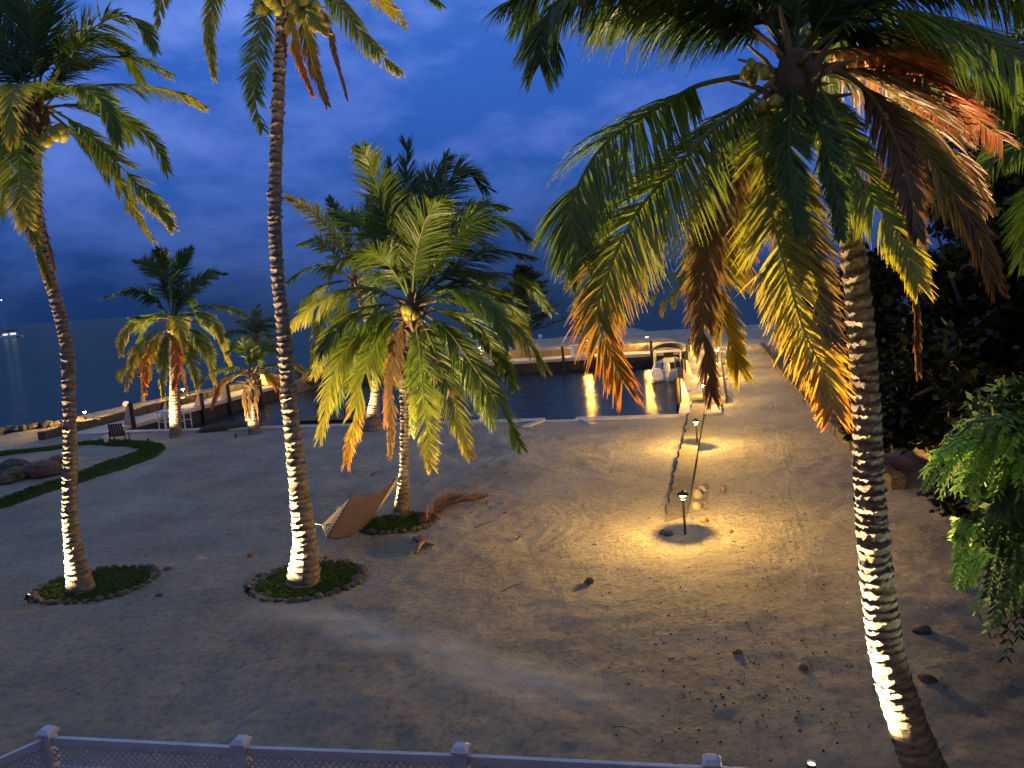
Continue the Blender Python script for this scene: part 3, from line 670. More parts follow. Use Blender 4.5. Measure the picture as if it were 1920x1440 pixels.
# 3 hammock palm
p3, c3 = palm((752, 974), 'broad full crowned palm with one orange frond, hammock tied to its trunk', 'tall palms in round grass beds',
 trunk_px=((755, 930), (757, 880), (758, 820), (758, 760), (756, 690), (764, 620)), widths=(38, 24, 16, 15, 14, 13, 13, 13), crown=(773, 572), seed=13, L=1.0, n=64, wid=.05, autos=((0, 60, 4, 95, 'dark'), (-30, 50, 4, 120, 'green'), (40, 45, 4, 110, 'dark'), (80, 30, 3.6, 110, 'green')), nuts=((768, 586, 6, .2),),
 fr=(
  ([(768, 560), (752, 500), (728, 420), (706, 345), (692, 305), (680, 282)], -.9, 'green', D_(droop=.55, L=.9, rr=.045)),
  ([(772, 555), (768, 470), (764, 380), (762, 272)], .6, 'dark', D_(droop=.3, L=.9)),
  ([(776, 555), (800, 450), (836, 350), (870, 318), (910, 350)], .3, 'dark', D_(droop=.7, L=1.0)),
  ([(774, 555), (790, 440), (806, 350), (838, 296)], 1.0, 'dark', D_(droop=.6)),
  ([(780, 558), (830, 480), (880, 425), (935, 412), (985, 445)], -.3, 'dark', D_(droop=1.0, L=1.1)),
  ([(778, 556), (820, 480), (862, 420), (905, 385), (940, 388)], 1.1, 'green', D_(droop=.7)),
  ([(782, 566), (850, 530), (910, 512), (975, 520), (1028, 576)], .7, 'green', D_(droop=1.1, L=.9)),
  ([(785, 572), (850, 560), (920, 580), (975, 625), (1018, 685)], -.7, 'tipy', D_(droop=1.1, L=.95)),
  ([(784, 572), (830, 545), (885, 552), (930, 590), (952, 640)], -1.6, 'green', D_(droop=1.1, L=.9)),
  ([(780, 580), (838, 620), (890, 690), (935, 760), (974, 832)], -1.2, 'green', D_(droop=.8, L=1.0, rr=.045)),
  ([(778, 584), (808, 640), (838, 720), (862, 790), (880, 846)], -1.3, 'tipy', D_(droop=.7, L=.85)),
  ([(774, 584), (786, 650), (792, 720), (800, 800), (808, 872)], -1.6, 'tipy', D_(droop=.5, L=.8, ang=(32, 60))),
  ([(762, 580), (720, 620), (690, 680), (668, 760), (650, 862)], -.9, 'tipor', D_(droop=.7, L=.9)),
  ([(762, 578), (715, 602), (660, 640), (625, 705), (600, 812)], -1.1, 'tipy', D_(droop=.8, L=1.0)),
  ([(762, 570), (700, 542), (640, 545), (590, 575), (550, 606)], .2, 'tipy', D_(droop=1.1, L=.95)),
  ([(760, 574), (710, 572), (655, 590), (615, 640), (590, 700)], .6, 'tipy', D_(droop=1.0, L=.8)),
  ([(766, 560), (735, 505), (700, 478), (655, 480), (620, 510)], -1.2, 'green', D_(droop=.9, L=.9)),
  ([(766, 582), (742, 650), (735, 740), (732, 850)], -.5, 'dead', D_(droop=.5, L=.55, ang=(45, 70))),
  ([(764, 582), (748, 630), (735, 690), (722, 790)], .4, 'orange', D_(droop=.5, L=.6, ang=(45, 70))),
  ([(776, 586), (800, 650), (830, 700), (860, 770)], .8, 'gyd', D_(droop=.7, L=.7)),
  ([(770, 556), (740, 470), (725, 390), (735, 310)], .9, 'dark', D_(droop=.5)),
  ([(770, 556), (715, 470), (670, 420), (630, 400)], .8, 'green', D_(droop=.7)),
  ([(782, 560), (850, 510), (920, 470), (990, 480)], .9, 'dark', D_(droop=.9)),
  ([(784, 575), (860, 590), (920, 640), (960, 720)], .5, 'green', D_(droop=.8)),
  ([(778, 584), (830, 640), (880, 700), (920, 790)], .5, 'green', D_(droop=.7)),
  ([(764, 582), (700, 620), (650, 670), (628, 760)], .5, 'green', D_(droop=.7)),
  ([(764, 578), (700, 590), (640, 610), (600, 660)], -1.4, 'green', D_(droop=.9)),
  ([(774, 586), (770, 660), (765, 730), (770, 810)], .9, 'green', D_(droop=.5, L=.7)),
  ([(772, 556), (780, 480), (800, 410), (830, 380)], -1.2, 'green', D_(droop=.6)),
 ))
# 5 mid-left palm
p5, c5 = palm((328, 818), 'pale trunked palm at the quay with an orange hanging frond, left of the small palm', 'palms along the quay',
 trunk_px=((329, 790), (328, 750), (327, 700), (326, 650)), widths=(23, 21, 20, 17, 15, 14), crown=(326, 600), seed=17, L=.85, n=40, wid=.085, tn=16, trough=.012, autos=((0, 50, 3.6, 110, 'dark'), (30, 70, 3.6, 80, 'dark'), (-60, 30, 3.6, 110, 'green'), (110, 25, 3.4, 110, 'tipy'), (-130, 20, 3.3, 110, 'yellow'), (150, 20, 3.2, 110, 'yellow')), nuts=((326, 618, 5, .25),),
 fr=(
  ([(320, 592), (285, 560), (245, 545), (198, 556)], -.3, 'dark', D_(droop=1.0)),
  ([(322, 590), (303, 530), (280, 495), (255, 488)], .3, 'dark', D_(droop=.6)),
  ([(325, 588), (318, 530), (308, 490), (296, 472)], -.4, 'dark', D_(droop=.5)),
  ([(328, 588), (333, 530), (342, 490), (356, 468)], .2, 'dark', D_(droop=.5)),
  ([(330, 590), (358, 545), (390, 515), (420, 512)], .3, 'dark', D_(droop=.8)),
  ([(332, 594), (375, 575), (420, 573), (458, 590)], -.4, 'green', D_(droop=1.0)),
  ([(332, 600), (372, 605), (410, 630), (430, 680)], .4, 'tipy', D_(droop=.9)),
  ([(318, 600), (285, 595), (248, 600), (224, 638)], -.4, 'tipy', D_(droop=.9)),
  ([(318, 605), (280, 630), (252, 670), (238, 725)], -.8, 'yellow', D_(droop=.7)),
  ([(320, 608), (292, 640), (274, 685), (272, 735)], -1.0, 'orange', D_(droop=.6, L=.7)),
  ([(324, 610), (308, 650), (305, 700), (306, 745)], -.9, 'tipy', D_(droop=.5, L=.6)),
  ([(328, 610), (330, 650), (330, 690), (326, 728)], -1.1, 'red', D_(droop=.5, L=.55, ang=(35, 60))),
  ([(332, 610), (350, 645), (364, 690), (370, 725)], -.7, 'tipy', D_(droop=.6, L=.7)),
  ([(332, 606), (362, 625), (390, 660), (402, 715)], -.3, 'tipy', D_(droop=.8, L=.8)),
  ([(332, 610), (342, 660), (345, 710), (358, 745)], -.2, 'dead', D_(droop=.6, L=.3)),
 ))
# 6 small palm with dead skirt
p6, c6 = palm((478, 812), 'small short palm with dead brown skirt at the quay', 'palms along the quay',
 trunk_px=((472, 780), (470, 750), (470, 720)), widths=(24, 15, 12, 12, 12), crown=(470, 698), seed=21, L=.75, n=34, wid=.085, tn=14, fr=(
  ([(469, 690), (467, 665), (452, 648), (426, 660)], -.4, 'green', D_(droop=.9)),
  ([(466, 695), (440, 688), (400, 695), (370, 722)], -.3, 'tipy', D_(droop=1.1)),
  ([(466, 700), (442, 703), (415, 720), (398, 762)], -.6, 'orange', D_(droop=.8, L=.6)),
  ([(474, 700), (498, 700), (518, 718), (530, 750)], -.6, 'orange', D_(droop=.8, L=.6)),
  ([(474, 696), (505, 685), (540, 678), (572, 695)], -.2, 'tipy', D_(droop=1.0)),
  ([(472, 690), (488, 660), (505, 648), (522, 660)], .3, 'green', D_(droop=.8)),
  ([(468, 704), (461, 730), (459, 755), (462, 785)], -.35, 'dead', D_(droop=.8, L=.35, ang=(55, 80))),
  ([(474, 704), (482, 730), (480, 760), (486, 800)], -.35, 'dead', D_(droop=.8, L=.35, ang=(55, 80))),
  ([(470, 704), (469, 730), (468, 760), (470, 785)], -.5, 'dead', D_(droop=.8, L=.3, ang=(60, 80))),
 ), autos=((0, 60, 2.2, 110, 'green'),))
# far palms on the spit
p6b, c6b = palm((500, 722), 'dark palm on the spit behind the small palm', 'far palms beyond the basin', Y=56.5, trunk_px=((490, 690), (484, 660)), widths=(14, 9, 8, 8), crown=(478, 632), seed=23, L=.8, n=30, wid=.08, tn=10, autos=(
  (-90, 40, 3.2, 110, 'dark'), (90, 45, 3.2, 110, 'dark'), (-45, 60, 3, 80, 'dark'), (45, 60, 3, 80, 'dark'), (135, 40, 3, 120, 'dark'), (-135, 40, 3, 120, 'dark'), (70, 15, 3, 100, 'green'), (-110, 10, 3, 100, 'green'), (0, 75, 3, 50, 'dark'), (180, 30, 2.6, 110, 'green')))
p5b, c5b = palm((267, 756), 'far palm at the spit shore behind the yellow hanging fronds', 'far palms beyond the basin', Y=54.7, trunk_px=((268, 735),), widths=(12, 8, 8), crown=(266, 690), seed=25, L=.8, n=28, wid=.08, tn=10, autos=(
  (-90, 30, 2.2, 120, 'green'), (90, 35, 2.2, 120, 'green'), (-40, 55, 2.2, 90, 'dark'), (40, 55, 2.2, 90, 'dark'), (140, 30, 2, 120, 'yellow'), (-140, 30, 2, 120, 'yellow'), (0, 70, 2, 60, 'dark')))
p9, c9 = palm((1304, 664), 'far palm with brown trunk at the end of the side dock', 'far palms beyond the basin', trunk_px=((1303, 640), (1301, 600)), widths=(16, 13, 12, 12), crown=(1296, 545), seed=27, L=.9, n=30, wid=.09, tn=12, autos=(
  (-90, 40, 3.6, 120, 'tipy'), (90, 45, 3.4, 110, 'green'), (-45, 60, 3.4, 90, 'green'), (45, 60, 3.2, 90, 'green'), (135, 30, 3, 120, 'tipy'), (-135, 30, 3.2, 120, 'tipy'), (-90, 5, 3, 90, 'tipy'), (0, 75, 3.4, 60, 'green'), (180, 40, 2.8, 120, 'yellow'), (100, 0, 2.6, 80, 'yellow')))
# 7 big near palm on the right
p7, c7 = palm((1751, 1462), 'largest near palm on the right with green, orange and dead hanging fronds', 'near palms at the right edge',
 trunk_px=((1734, 1440), (1697, 1340), (1662, 1220), (1643, 1080), (1633, 950), (1627, 820), (1617, 660), (1602, 500), (1580, 380), (1550, 270)), widths=(96, 80, 70, 62, 57, 53, 50, 47, 43, 39, 36, 36), crown=(1492, 120), seed=31, L=.85, n=104, wid=.034, tstep=.105, trough=.015, tn=40, shr=.2, nsz=.055,
 nuts=((1405, 135, 6, .12), (1450, 185, 5, .1)),
 fr=(
  ([(1450, 140), (1329, 155), (1270, 180), (1200, 222), (1129, 275), (1083, 350), (1074, 420), (1092, 490)], -.7, 'green', D_(droop=1.5, L=1.0, start=.2, ang=(20, 55))),
  ([(1455, 150), (1404, 187), (1329, 249), (1271, 311), (1209, 378), (1169, 444), (1138, 520), (1122, 600), (1165, 710)], -1.2, 'tipor', D_(droop=1.3, L=.9, start=.12, ang=(25, 58))),
  ([(1462, 100), (1360, 20), (1230, -30), (1110, -25), (1030, 20), (1012, 118)], -.2, 'dark', D_(droop=1.6, L=.95, ang=(20, 50))),
  ([(1470, 90), (1400, 0), (1280, -60), (1120, -70), (960, 0)], -1.0, 'dark', D_(droop=1.3, L=1.0)),
  ([(1482, 130), (1440, 210), (1432, 300), (1452, 420), (1478, 520), (1508, 620), (1545, 700), (1562, 770)], -1.9, 'orange2', D_(droop=.9, L=.68, n=100, ang=(28, 58), rr=.03)),
  ([(1485, 140), (1460, 220), (1470, 330), (1500, 440), (1530, 540), (1560, 640)], -1.3, 'gyd', D_(droop=.7, L=.6, ang=(35, 60))),
  ([(1470, 140), (1400, 230), (1350, 360), (1325, 500), (1318, 620), (1335, 740)], -.7, 'dead', D_(droop=.8, L=.5, ang=(40, 65))),
  ([(1472, 145), (1410, 220), (1370, 330), (1340, 440), (1345, 560), (1385, 690)], -.2, 'yellow', D_(droop=.8, L=.7, ang=(35, 60))),
  ([(1478, 150), (1430, 260), (1400, 380), (1398, 520)], .5, 'gyd', D_(droop=.8, L=.6)),
  ([(1505, 130), (1552, 190), (1590, 290), (1640, 380), (1690, 450), (1722, 530)], -1.2, 'tipy', D_(droop=1.1, L=.6, ang=(30, 55))),
  ([(1505, 140), (1560, 200), (1620, 300), (1680, 400), (1712, 520), (1722, 690)], -.6, 'dead', D_(droop=.6, L=.34, ang=(55, 78))),
  ([(1510, 110), (1590, 92), (1670, 110), (1740, 150), (1800, 200), (1880, 262)], .3, 'red', D_(droop=1.3, L=.6, ang=(20, 50))),
  ([(1510, 125), (1585, 142), (1640, 190), (1680, 270), (1706, 360), (1720, 440)], -.9, 'brown', D_(droop=1.0, L=.5, rr=.04, start=.3)),
  ([(1510, 125), (1610, 160), (1690, 230), (1760, 320), (1820, 410), (1862, 520)], -.1, 'gyd', D_(droop=1.1, L=.75)),
  ([(1510, 120), (1610, 140), (1710, 200), (1790, 290), (1845, 380)], .8, 'brown', D_(droop=1.1, L=.7)),
  ([(1508, 100), (1600, 40), (1700, 22), (1800, 45), (1880, 90), (1950, 150)], -1.0, 'green', D_(droop=1.5, L=1.1, ang=(20, 50))),
  ([(1505, 95), (1590, 0), (1710, -60), (1850, -50), (1980, 30)], .3, 'green', D_(droop=1.4, L=1.1)),
  ([(1508, 95), (1620, 60), (1740, 80), (1840, 130), (1930, 220)], .9, 'dark', D_(droop=1.4, L=1.0, ang=(20, 50))),
  ([(1505, 90), (1600, -20), (1700, -100), (1850, -130), (2000, -60)], -.5, 'green', D_(droop=1.4, L=1.1)),
  ([(1465, 95), (1380, 40), (1290, 8), (1190, 6), (1120, 40)], .8, 'dark', D_(droop=1.5, L=.9, ang=(20, 50))),
  ([(1470, 85), (1390, -40), (1280, -110), (1150, -120), (1040, -60), (990, 20)], .5, 'dark', D_(droop=1.4, L=1.1)),
  ([(1490, 90), (1500, 0), (1520, -90), (1550, -200)], .3, 'dark', D_(droop=.4)),
  ([(1480, 90), (1450, 10), (1400, -60), (1330, -160)], .4, 'dark', D_(droop=.6)),
  ([(1500, 90), (1560, 10), (1640, -90), (1720, -160)], -.6, 'dark', D_(droop=.6)),
  ([(1488, 130), (1486, 190), (1480, 260), (1485, 350), (1500, 430)], -1.5, 'dark', D_(droop=.3, L=.42, ang=(50, 72))),
  ([(1498, 130), (1520, 190), (1545, 270), (1565, 360), (1575, 440)], -1.2, 'dark', D_(droop=.3, L=.38, ang=(50, 72))),
 ), autos=((30, 45, 3.4, 110, 'dark'), (60, 35, 3.2, 100, 'green'), (5, 70, 3.2, 60, 'dark')))
# 8 palm off the right edge
p8, c8 = palm((2300, 1300), 'palm reaching in from the right edge with pale green fronds', 'near palms at the right edge', Y=9.5,
 trunk_px=((2260, 1000), (2200, 700), (2150, 450)), widths=(70, 50, 44, 40, 40), crown=(2110, 250), seed=37, L=.8, n=60, wid=.035, fr=(
  ([(2090, 240), (2010, 235), (1940, 258), (1880, 292), (1815, 345)], -.4, 'green', D_(droop=.9, L=.6)),
  ([(2080, 220), (1980, 110), (1900, 70), (1800, 90), (1740, 160)], .8, 'dark', D_(droop=1.3)),
  ([(2090, 250), (2010, 300), (1950, 380), (1915, 480)], .3, 'dark', D_(droop=.9)),
  ([(2090, 200), (2000, 40), (1900, -40), (1800, -40)], .3, 'dark', D_(droop=.9)),
 ), autos=((90, 40, 3, 100, 'dark'), (0, 50, 3, 100, 'dark'), (180, 50, 3, 100, 'dark')))

# uplights
def ul(palm_c, off, base, power, label, spot=46, mix=.5, tgt=None):
    b_ = base.location; pos = (b_.x+off[0], b_.y+off[1], 0)
    t = V((b_.x, b_.y, 0)).lerp(V(palm_c), mix) if tgt is None else V(tgt); return uplight(0, 0, t, power, label, spot, pos=pos)
ul(c1, (-.95, -.4), p1, 7500, 'small black uplight left of the leftmost tall palm', 124, .2)
ul(c2, (-1.0, -.45), p2, 9000, 'small black uplight left of the tallest slender palm', 124, .19)
ul(c3, (-.85, .35), p3, 4600, 'small black uplight beside the hammock palm', 112, .5)
ul(c4, (-.7, -.9), p4, 4200, 'small black uplight at the flared pale palm', 100, .6)
ul(c5, (-.75, -1.2), p5, 5600, 'small black uplight at the foot of the pale trunked palm', 100, .6)
ul(c6, (-.5, -1.2), p6, 2000, 'small black uplight at the foot of the small short palm', 100, .7)
pp = gp(1521, 1431, .17); uplight(0, 0, (c7.x+.1, c7.y-.15, c7.z-4.9), 11000, 'bright uplight on the sand left of the largest near palm', 128, pos=(pp.x, pp.y, 0))
ul(c9, (-.8, -.8), p9, 2200, 'small black uplight at the far palm by the side dock', 84, .8)
uplight(0, 0, ap(1800, 900, 8.6), 560, 'small black uplight below the feathery tree', 70, (.9, 1.0, .62), pos=(4.9, 7.2, 0))

# ------------------------------------------------------------------ grass
def blades(mb, pts, h, seed, w=.012, cols=((.03, .07, .01), (.06, .12, .02))):
    rs = random.Random(seed)
    for x, y, z in pts:
        a = rs.uniform(0, 2*PI); hh = h*rs.uniform(.5, 1.2); l_ = rs.uniform(-.4, .4)*hh; f = rs.random()
        c = tuple(cols[0][i]*(1-f)+cols[1][i]*f for i in range(3)); dx, dy = math.cos(a)*w, math.sin(a)*w
        mb.add([(x-dx, y-dy, z), (x+dx, y+dy, z), (x+l_*math.sin(a), y+l_*math.cos(a), z+hh)], [(0, 1, 2)], c)
def bed(cx, cy, rx, ry, label, nst, seed):
    rs = random.Random(seed); r_ = empty('grass_bed', (cx, cy, gz(cx, cy))); tag(r_, label, 'grass bed', 'round grass beds at palm feet')
    mb = MB(); n = 40
    ring = lambda k, s, z: [(rx*s*math.cos(2*PI*j/n)*(1+.03*math.sin(3*2*PI*j/n+seed)), ry*s*math.sin(2*PI*j/n), z) for j in range(n)]
    vs = ring(0, 1, -.03)+ring(0, .9, .035)+ring(0, .5, .06)+[(0, 0, .08)]
    fs = []
    for q_ in range(2): fs += [(q_*n+j, q_*n+(j+1) % n, (q_+1)*n+(j+1) % n, (q_+1)*n+j) for j in range(n)]
    fs += [(2*n+j, 2*n+(j+1) % n, 3*n) for j in range(n)]
    mb.add(vs, fs, (.03, .055, .012)); pts = []
    for _ in range(5200):
        a = rs.uniform(0, 2*PI); q_ = math.sqrt(rs.random())*.97; pts.append((rx*q_*math.cos(a), ry*q_*math.sin(a), .03+.045*(1-q_)))
    blades(mb, pts, .05, seed); g_ = mb.build('grass', GRASSM, r_)
    for k in range(nst):
        a = 2*PI*(k+rs.uniform(-.25, .25))/nst; s_ = rs.uniform(.06, .11)
        MB().blob((rx*1.06*math.cos(a), ry*1.06*math.sin(a), .02), (s_*1.2, s_, s_*.75), seed*50+k, .3, 8).build('edging_stone', ROCK, r_)
bed(-9.75, 16.85, 1.22, 1.0, 'round grass bed under the leftmost tall palm', 38, 2)
p = gp(568, 1098); bed(p.x+.02, p.y+.25, 1.15, 1.05, 'round grass bed under the tallest slender palm', 38, 4)
p = gp(745, 985); bed(p.x, p.y, .98, .72, 'round grass bed under the hammock palm', 34, 6)
# lawn ring at left
outer = [gp(*p) for p in ((-60, 975), (0, 952), (70, 930), (150, 905), (230, 880), (290, 857), (309, 842), (292, 831), (240, 828), (150, 832), (60, 842), (0, 850), (-60, 857))]
inner = [gp(*p) for p in ((-60, 955), (0, 936), (70, 912), (140, 892), (205, 868), (250, 853), (262, 846), (254, 841), (225, 838), (150, 838), (60, 848), (0, 857), (-60, 866))]
oc, ic = catmull(outer, 90), catmull(inner, 90)
mb = MB(); vs = []; rs = random.Random(5)
for k, (o_, i_) in enumerate(zip(oc, ic)):
    j = rs.uniform(-.06, .06); o2 = o_+(o_-i_).normalized()*j
    for f in (0, .12, .5, .88, 1): q_ = o2.lerp(i_, f); vs.append((q_.x, q_.y, gz(q_.x, q_.y)+(.06 if 0 < f < 1 else -.02)))
n5 = len(oc); mb.add(vs, [(k*5+j, k*5+j+1, (k+1)*5+j+1, (k+1)*5+j) for k in range(n5-1) for j in range(4)], (.03, .055, .012))
pts = []
for _ in range(15000):
    u = rs.random()*(n5-1.01); k = int(u); f = rs.uniform(-.02, 1.02); q_ = oc[k].lerp(oc[k+1], u-k).lerp(ic[k].lerp(ic[k+1], u-k), f); pts.append((q_.x, q_.y, gz(q_.x, q_.y)+.05))
blades(mb, pts, .09, 9, .02)
tag(mb.build('grass', GRASSM), 'curved band of dark lawn grass ringing the sand at left', kind='stuff')

# ------------------------------------------------------------------ slab strip, rocks
a, b_, c_, d2 = V((3.20, 17.3)), V((3.72, 17.2)), V((8.85, 34.9)), V((8.25, 35.1))
mb = MB(); n = 60; vs = []; rs = random.Random(3)
for k in range(n+1):
    f = k/n; l_ = a.lerp(d2, f); r_ = b_.lerp(c_, f); jl = rs.uniform(-.05, .05) if k else 0
    zt = -.02+.22*min(1, f*4)
    vs += [(l_.x+jl, l_.y, -.3), (l_.x+jl+.02, l_.y, zt), (r_.x, r_.y, zt-.02), (r_.x+.02, r_.y, -.3)]
mb.add(vs, [(k*4+j, (k+1)*4+j, (k+1)*4+j+1, k*4+j+1) for k in range(n) for j in range(3)]+[(0, 1, 2, 3), tuple(n*4+j for j in (3, 2, 1, 0))])
tag(mb.build('seawall_slab', CONCS), 'long low grey concrete slab running through the sand past two lamps', 'concrete slab')
r_ = empty('stone_pillar', (8.6, 35.5, 0)); tag(r_, 'square pale stone block closing the far end of the slab', 'stone block')
MB().box((0, 0, .08), (.75, .6, .42), -.25).build('base', CONCS, r_, bevel=.03); MB().box((0, 0, .32), (.68, .54, .06), -.25).build('cap', TAN, r_, bevel=.015)
PALE = simple('pale_stone', (.20, .18, .15), (.32, .29, .25), .9, 6, .6, 30)
def rock(px, py, s, label, mt=ROCK, group=None, flat=.65, name='stone', cat='stone', seed=0):
    p = gp(px, py); z = gz(p.x, p.y)
    o = MB().blob((0, 0, s*flat*.35), (s, s*.85, s*flat), seed or int(px*7+py), .28, 12).build(name, mt, smooth=(mt in (COCO,))); o.location = (p.x, p.y, z); tag(o, label, cat, group); return o
rock(669, 1088, .15, 'grey stone against the right edge of the middle grass bed')
rock(314, 1072, .10, 'small dark stone on sand between the two left palms')
rock(471, 1047, .09, 'round dark coconut on sand left of the tallest slender palm', COCO, None, .9, 'fallen_coconut', 'coconut')
rock(613, 1048, .07, 'brown husk on sand right of the tallest slender palm', COCO, None, .9, 'fallen_coconut', 'coconut')
rock(631, 955, .10, 'pale stone on sand left of the hammock', CONC)
rock(299, 1118, .07, 'small stone on sand left of the middle grass bed')
rock(1105, 1092, .11, 'dark coconut alone on open sand in the foreground', COCO, None, .8, 'fallen_coconut', 'coconut')
rock(1317, 922, .13, 'pale round stone nearest behind the nearest lamp', PALE, None, .9)
rock(1310, 932, .15, 'largest pale round stone right of the nearest lamp', PALE, None, .9)
rock(1306, 954, .13, 'pale round stone in front of the largest one by the lamp', PALE, None, .9)
rock(1322, 946, .06, 'tiny brown stone among the pale round ones', COCO)
rock(1356, 921, .09, 'brown coconut on sand beyond the pale round stones', COCO, None, .8, 'fallen_coconut', 'coconut')
rock(1320, 979, .09, 'orange brown coconut right of the nearest lamp', simple('orange_husk', (.22, .11, .03), (.15, .07, .025), .7, 9, .3), None, .95, 'fallen_coconut', 'coconut')
rock(1370, 1000, .07, 'dark flat husk right of the nearest lamp', COCO, None, .5, 'coconut_husk', 'husk')
rock(1254, 1003, .12, 'lichen grey rock at the foot of the nearest lamp')
rock(1243, 1000, .09, 'small grey rock left of the rock at the nearest lamp')
rock(915, 946, .09, 'brown coconut right of the fallen frond', COCO, None, .8, 'fallen_coconut', 'coconut')
rock(945, 945, .06, 'dark coconut farther right of the fallen frond', COCO, None, .8, 'fallen_coconut', 'coconut')
rock(947, 963, .05, 'small dark stone right of the fallen frond')
rock(1115, 1020, .08, 'flat pale stone on the raked tyre tracks', CONC, None, .4)
rock(1382, 1220, .08, 'dark coconut husk among the bottom right specks', COCO, None, .7, 'coconut_husk', 'husk')
rock(1506, 1250, .07, 'dark husk at the right end of the bottom specks', COCO, None, .7, 'coconut_husk', 'husk')
rock(1730, 1185, .15, 'dark flat rock in the shade right of the near palm', ROCK, None, .4)
rock(1740, 1280, .15, 'second dark flat rock in the shade right of the near palm', ROCK, None, .4)
rs = random.Random(77)
rp = gp(62, 895)
for k, (dx, dy, s, mt, l_) in enumerate(((-1.6, -.1, .5, ROCK, 'dark rock at the left end of the fire pit heap'), (-.7, .5, .62, ROCK, 'large dark rock at the back of the heap'), (.1, .3, .55, REDROCK, 'reddish rock in the middle of the heap'), (.6, .0, .6, REDROCK, 'reddish rock at the right of the heap'), (1.2, .2, .4, REDROCK, 'small reddish rock at the right end of the heap'), (-.5, -.5, .5, ROCK, 'dark rock at the front of the heap'), (-1.3, -.7, .45, ROCK, 'dark rock at the front left of the heap'), (.2, 1.0, .5, ROCK, 'dark rock topmost behind the reddish ones'), (-2.4, -.3, .5, ROCK, 'dark rock cut by the left edge of the photo'))):
    o = MB().blob((0, 0, s*.3), (s, s*.8, s*.75), 300+k, .4, 14).build('boulder', mt); o.location = (rp.x+dx, rp.y+dy, gz(rp.x+dx, rp.y+dy)); tag(o, l_, 'rock', 'rocks heaped inside the lawn ring')
jet = [gp(x, 712) for x in (548, 560, 572, 584, 592)]
for k in range(9):
    x = -17.9+k*.33+rs.uniform(-.2, .2); y = 61.2+rs.uniform(-1.2, 1.2); s = rs.uniform(.5, .8)
    o = MB().blob((0, 0, 0), (s, s*.8, s*.8), 500+k, .4, 12).build('boulder', ROCK); o.location = (x, y, -.2+rs.uniform(0, .4)); tag(o, 'brown boulder in the jetty heap at the far left corner of the basin', 'rock', 'jetty boulders at the basin corner')
# leaf litter specks
mb = MB(); rs = random.Random(12)
def fleck(x, y, s):
    z = gz(x, y)+.012; a = rs.uniform(0, 2*PI); n = 5
    vs = [(x, y, z+s*.35)]+[(x+s*rs.uniform(.5, 1.1)*math.cos(a+2*PI*k/n), y+s*rs.uniform(.4, 1)*math.sin(a+2*PI*k/n), z-.012) for k in range(n)]
    mb.add(vs, [(0, 1+k, 1+(k+1) % n) for k in range(n)])
for _ in range(190):
    px = rs.gauss(1420, 150); py = rs.gauss(1265, 85)
    if py < 1090 or px > 1640: continue
    p = gp(px, py); fleck(p.x, p.y, rs.uniform(.009, .034))
for _ in range(420):
    px = rs.uniform(0, 1600); py = rs.uniform(850, 1400); p = gp(px, py); fleck(p.x, p.y, rs.uniform(.006, .022)*p.y/14)
for _ in range(170):
    px = rs.uniform(1130, 1560); py = rs.uniform(800, 1110); p = gp(px, py); fleck(p.x, p.y, rs.uniform(.01, .035))
tag(mb.build('leaf_litter', simple('dry_litter', (.02, .014, .009), (.07, .045, .025), .9, 30, 0)), 'small dark specks of dry litter on the sand', kind='stuff')
# twigs
def twig(px0, py0, px1, py1, r_, label, mt=BARK, lift=.03):
    a_, b1 = gp(px0, py0), gp(px1, py1); m_ = a_.lerp(b1, .5)+V((0, 0, lift)); za = gz(a_.x, a_.y); zb = gz(b1.x, b1.y)
    a_.z = za+.01; b1.z = zb+.01; o = MB().tube(catmull([a_-a_, m_-a_, b1-a_], 8), [r_, r_, r_*.8, r_, r_*.7, r_*.6, r_*.5, r_*.4, r_*.3], 6).build('twig', mt); o.location = a_; tag(o, label, 'stick')
twig(1372, 1021, 1420, 1019, .012, 'thin dark stick lying right of the nearest lamp')
twig(1396, 1058, 1422, 1074, .012, 'pale bent palm stalk on the sand in the foreground', ROPE, .12)
twig(940, 1110, 985, 1093, .010, 'thin stick on open sand in the middle foreground')
twig(695, 892, 718, 886, .03, 'dark scrap of bark on sand behind the hammock', BARK, .08)
twig(1150, 1360, 1200, 1375, .010, 'thin stick near the white fence')
twig(1730, 1430, 1775, 1400, .01, 'dark stick in the shade at the bottom right')
twig(890, 990, 930, 978, .012, 'curved dark twig in front of the fallen frond')
twig(968, 1010, 982, 1005, .02, 'short dark twig right of the fallen frond')
# fallen frond + boot
r_ = empty('fallen_frond', gp(785, 1000)); tag(r_, 'dead brown palm frond lying across the hammock palm bed', 'palm frond')
P = [gp(781, 1001), gp(798, 985)+V((0, 0, .06)), gp(822, 966)+V((0, 0, .12)), gp(850, 952)+V((0, 0, .12)), gp(880, 945)+V((0, 0, .08)), gp(905, 938)+V((0, 0, .05))]
o = frond(r_, P, 'deadred', .75, 60, .05, 991, .022, lift=.35, ang=(50, 74), rr=.022, side0=(-.6, .8, .25)); o.name = 'leaflets'
P = [gp(788, 998)+V((0, 0, .05)), gp(812, 972)+V((0, 0, .18)), gp(838, 955)+V((0, 0, .25)), gp(862, 945)+V((0, 0, .2))]
o = frond(r_, P, 'deadred', .6, 44, .05, 992, .02, lift=.5, ang=(55, 76), rr=.012, side0=(-.5, .6, .6)); o.name = 'leaflets'
r_ = empty('palm_boot', gp(790, 1020)); tag(r_, 'dark curled palm boot on sand below the fallen frond', 'palm debris')
mb = MB()
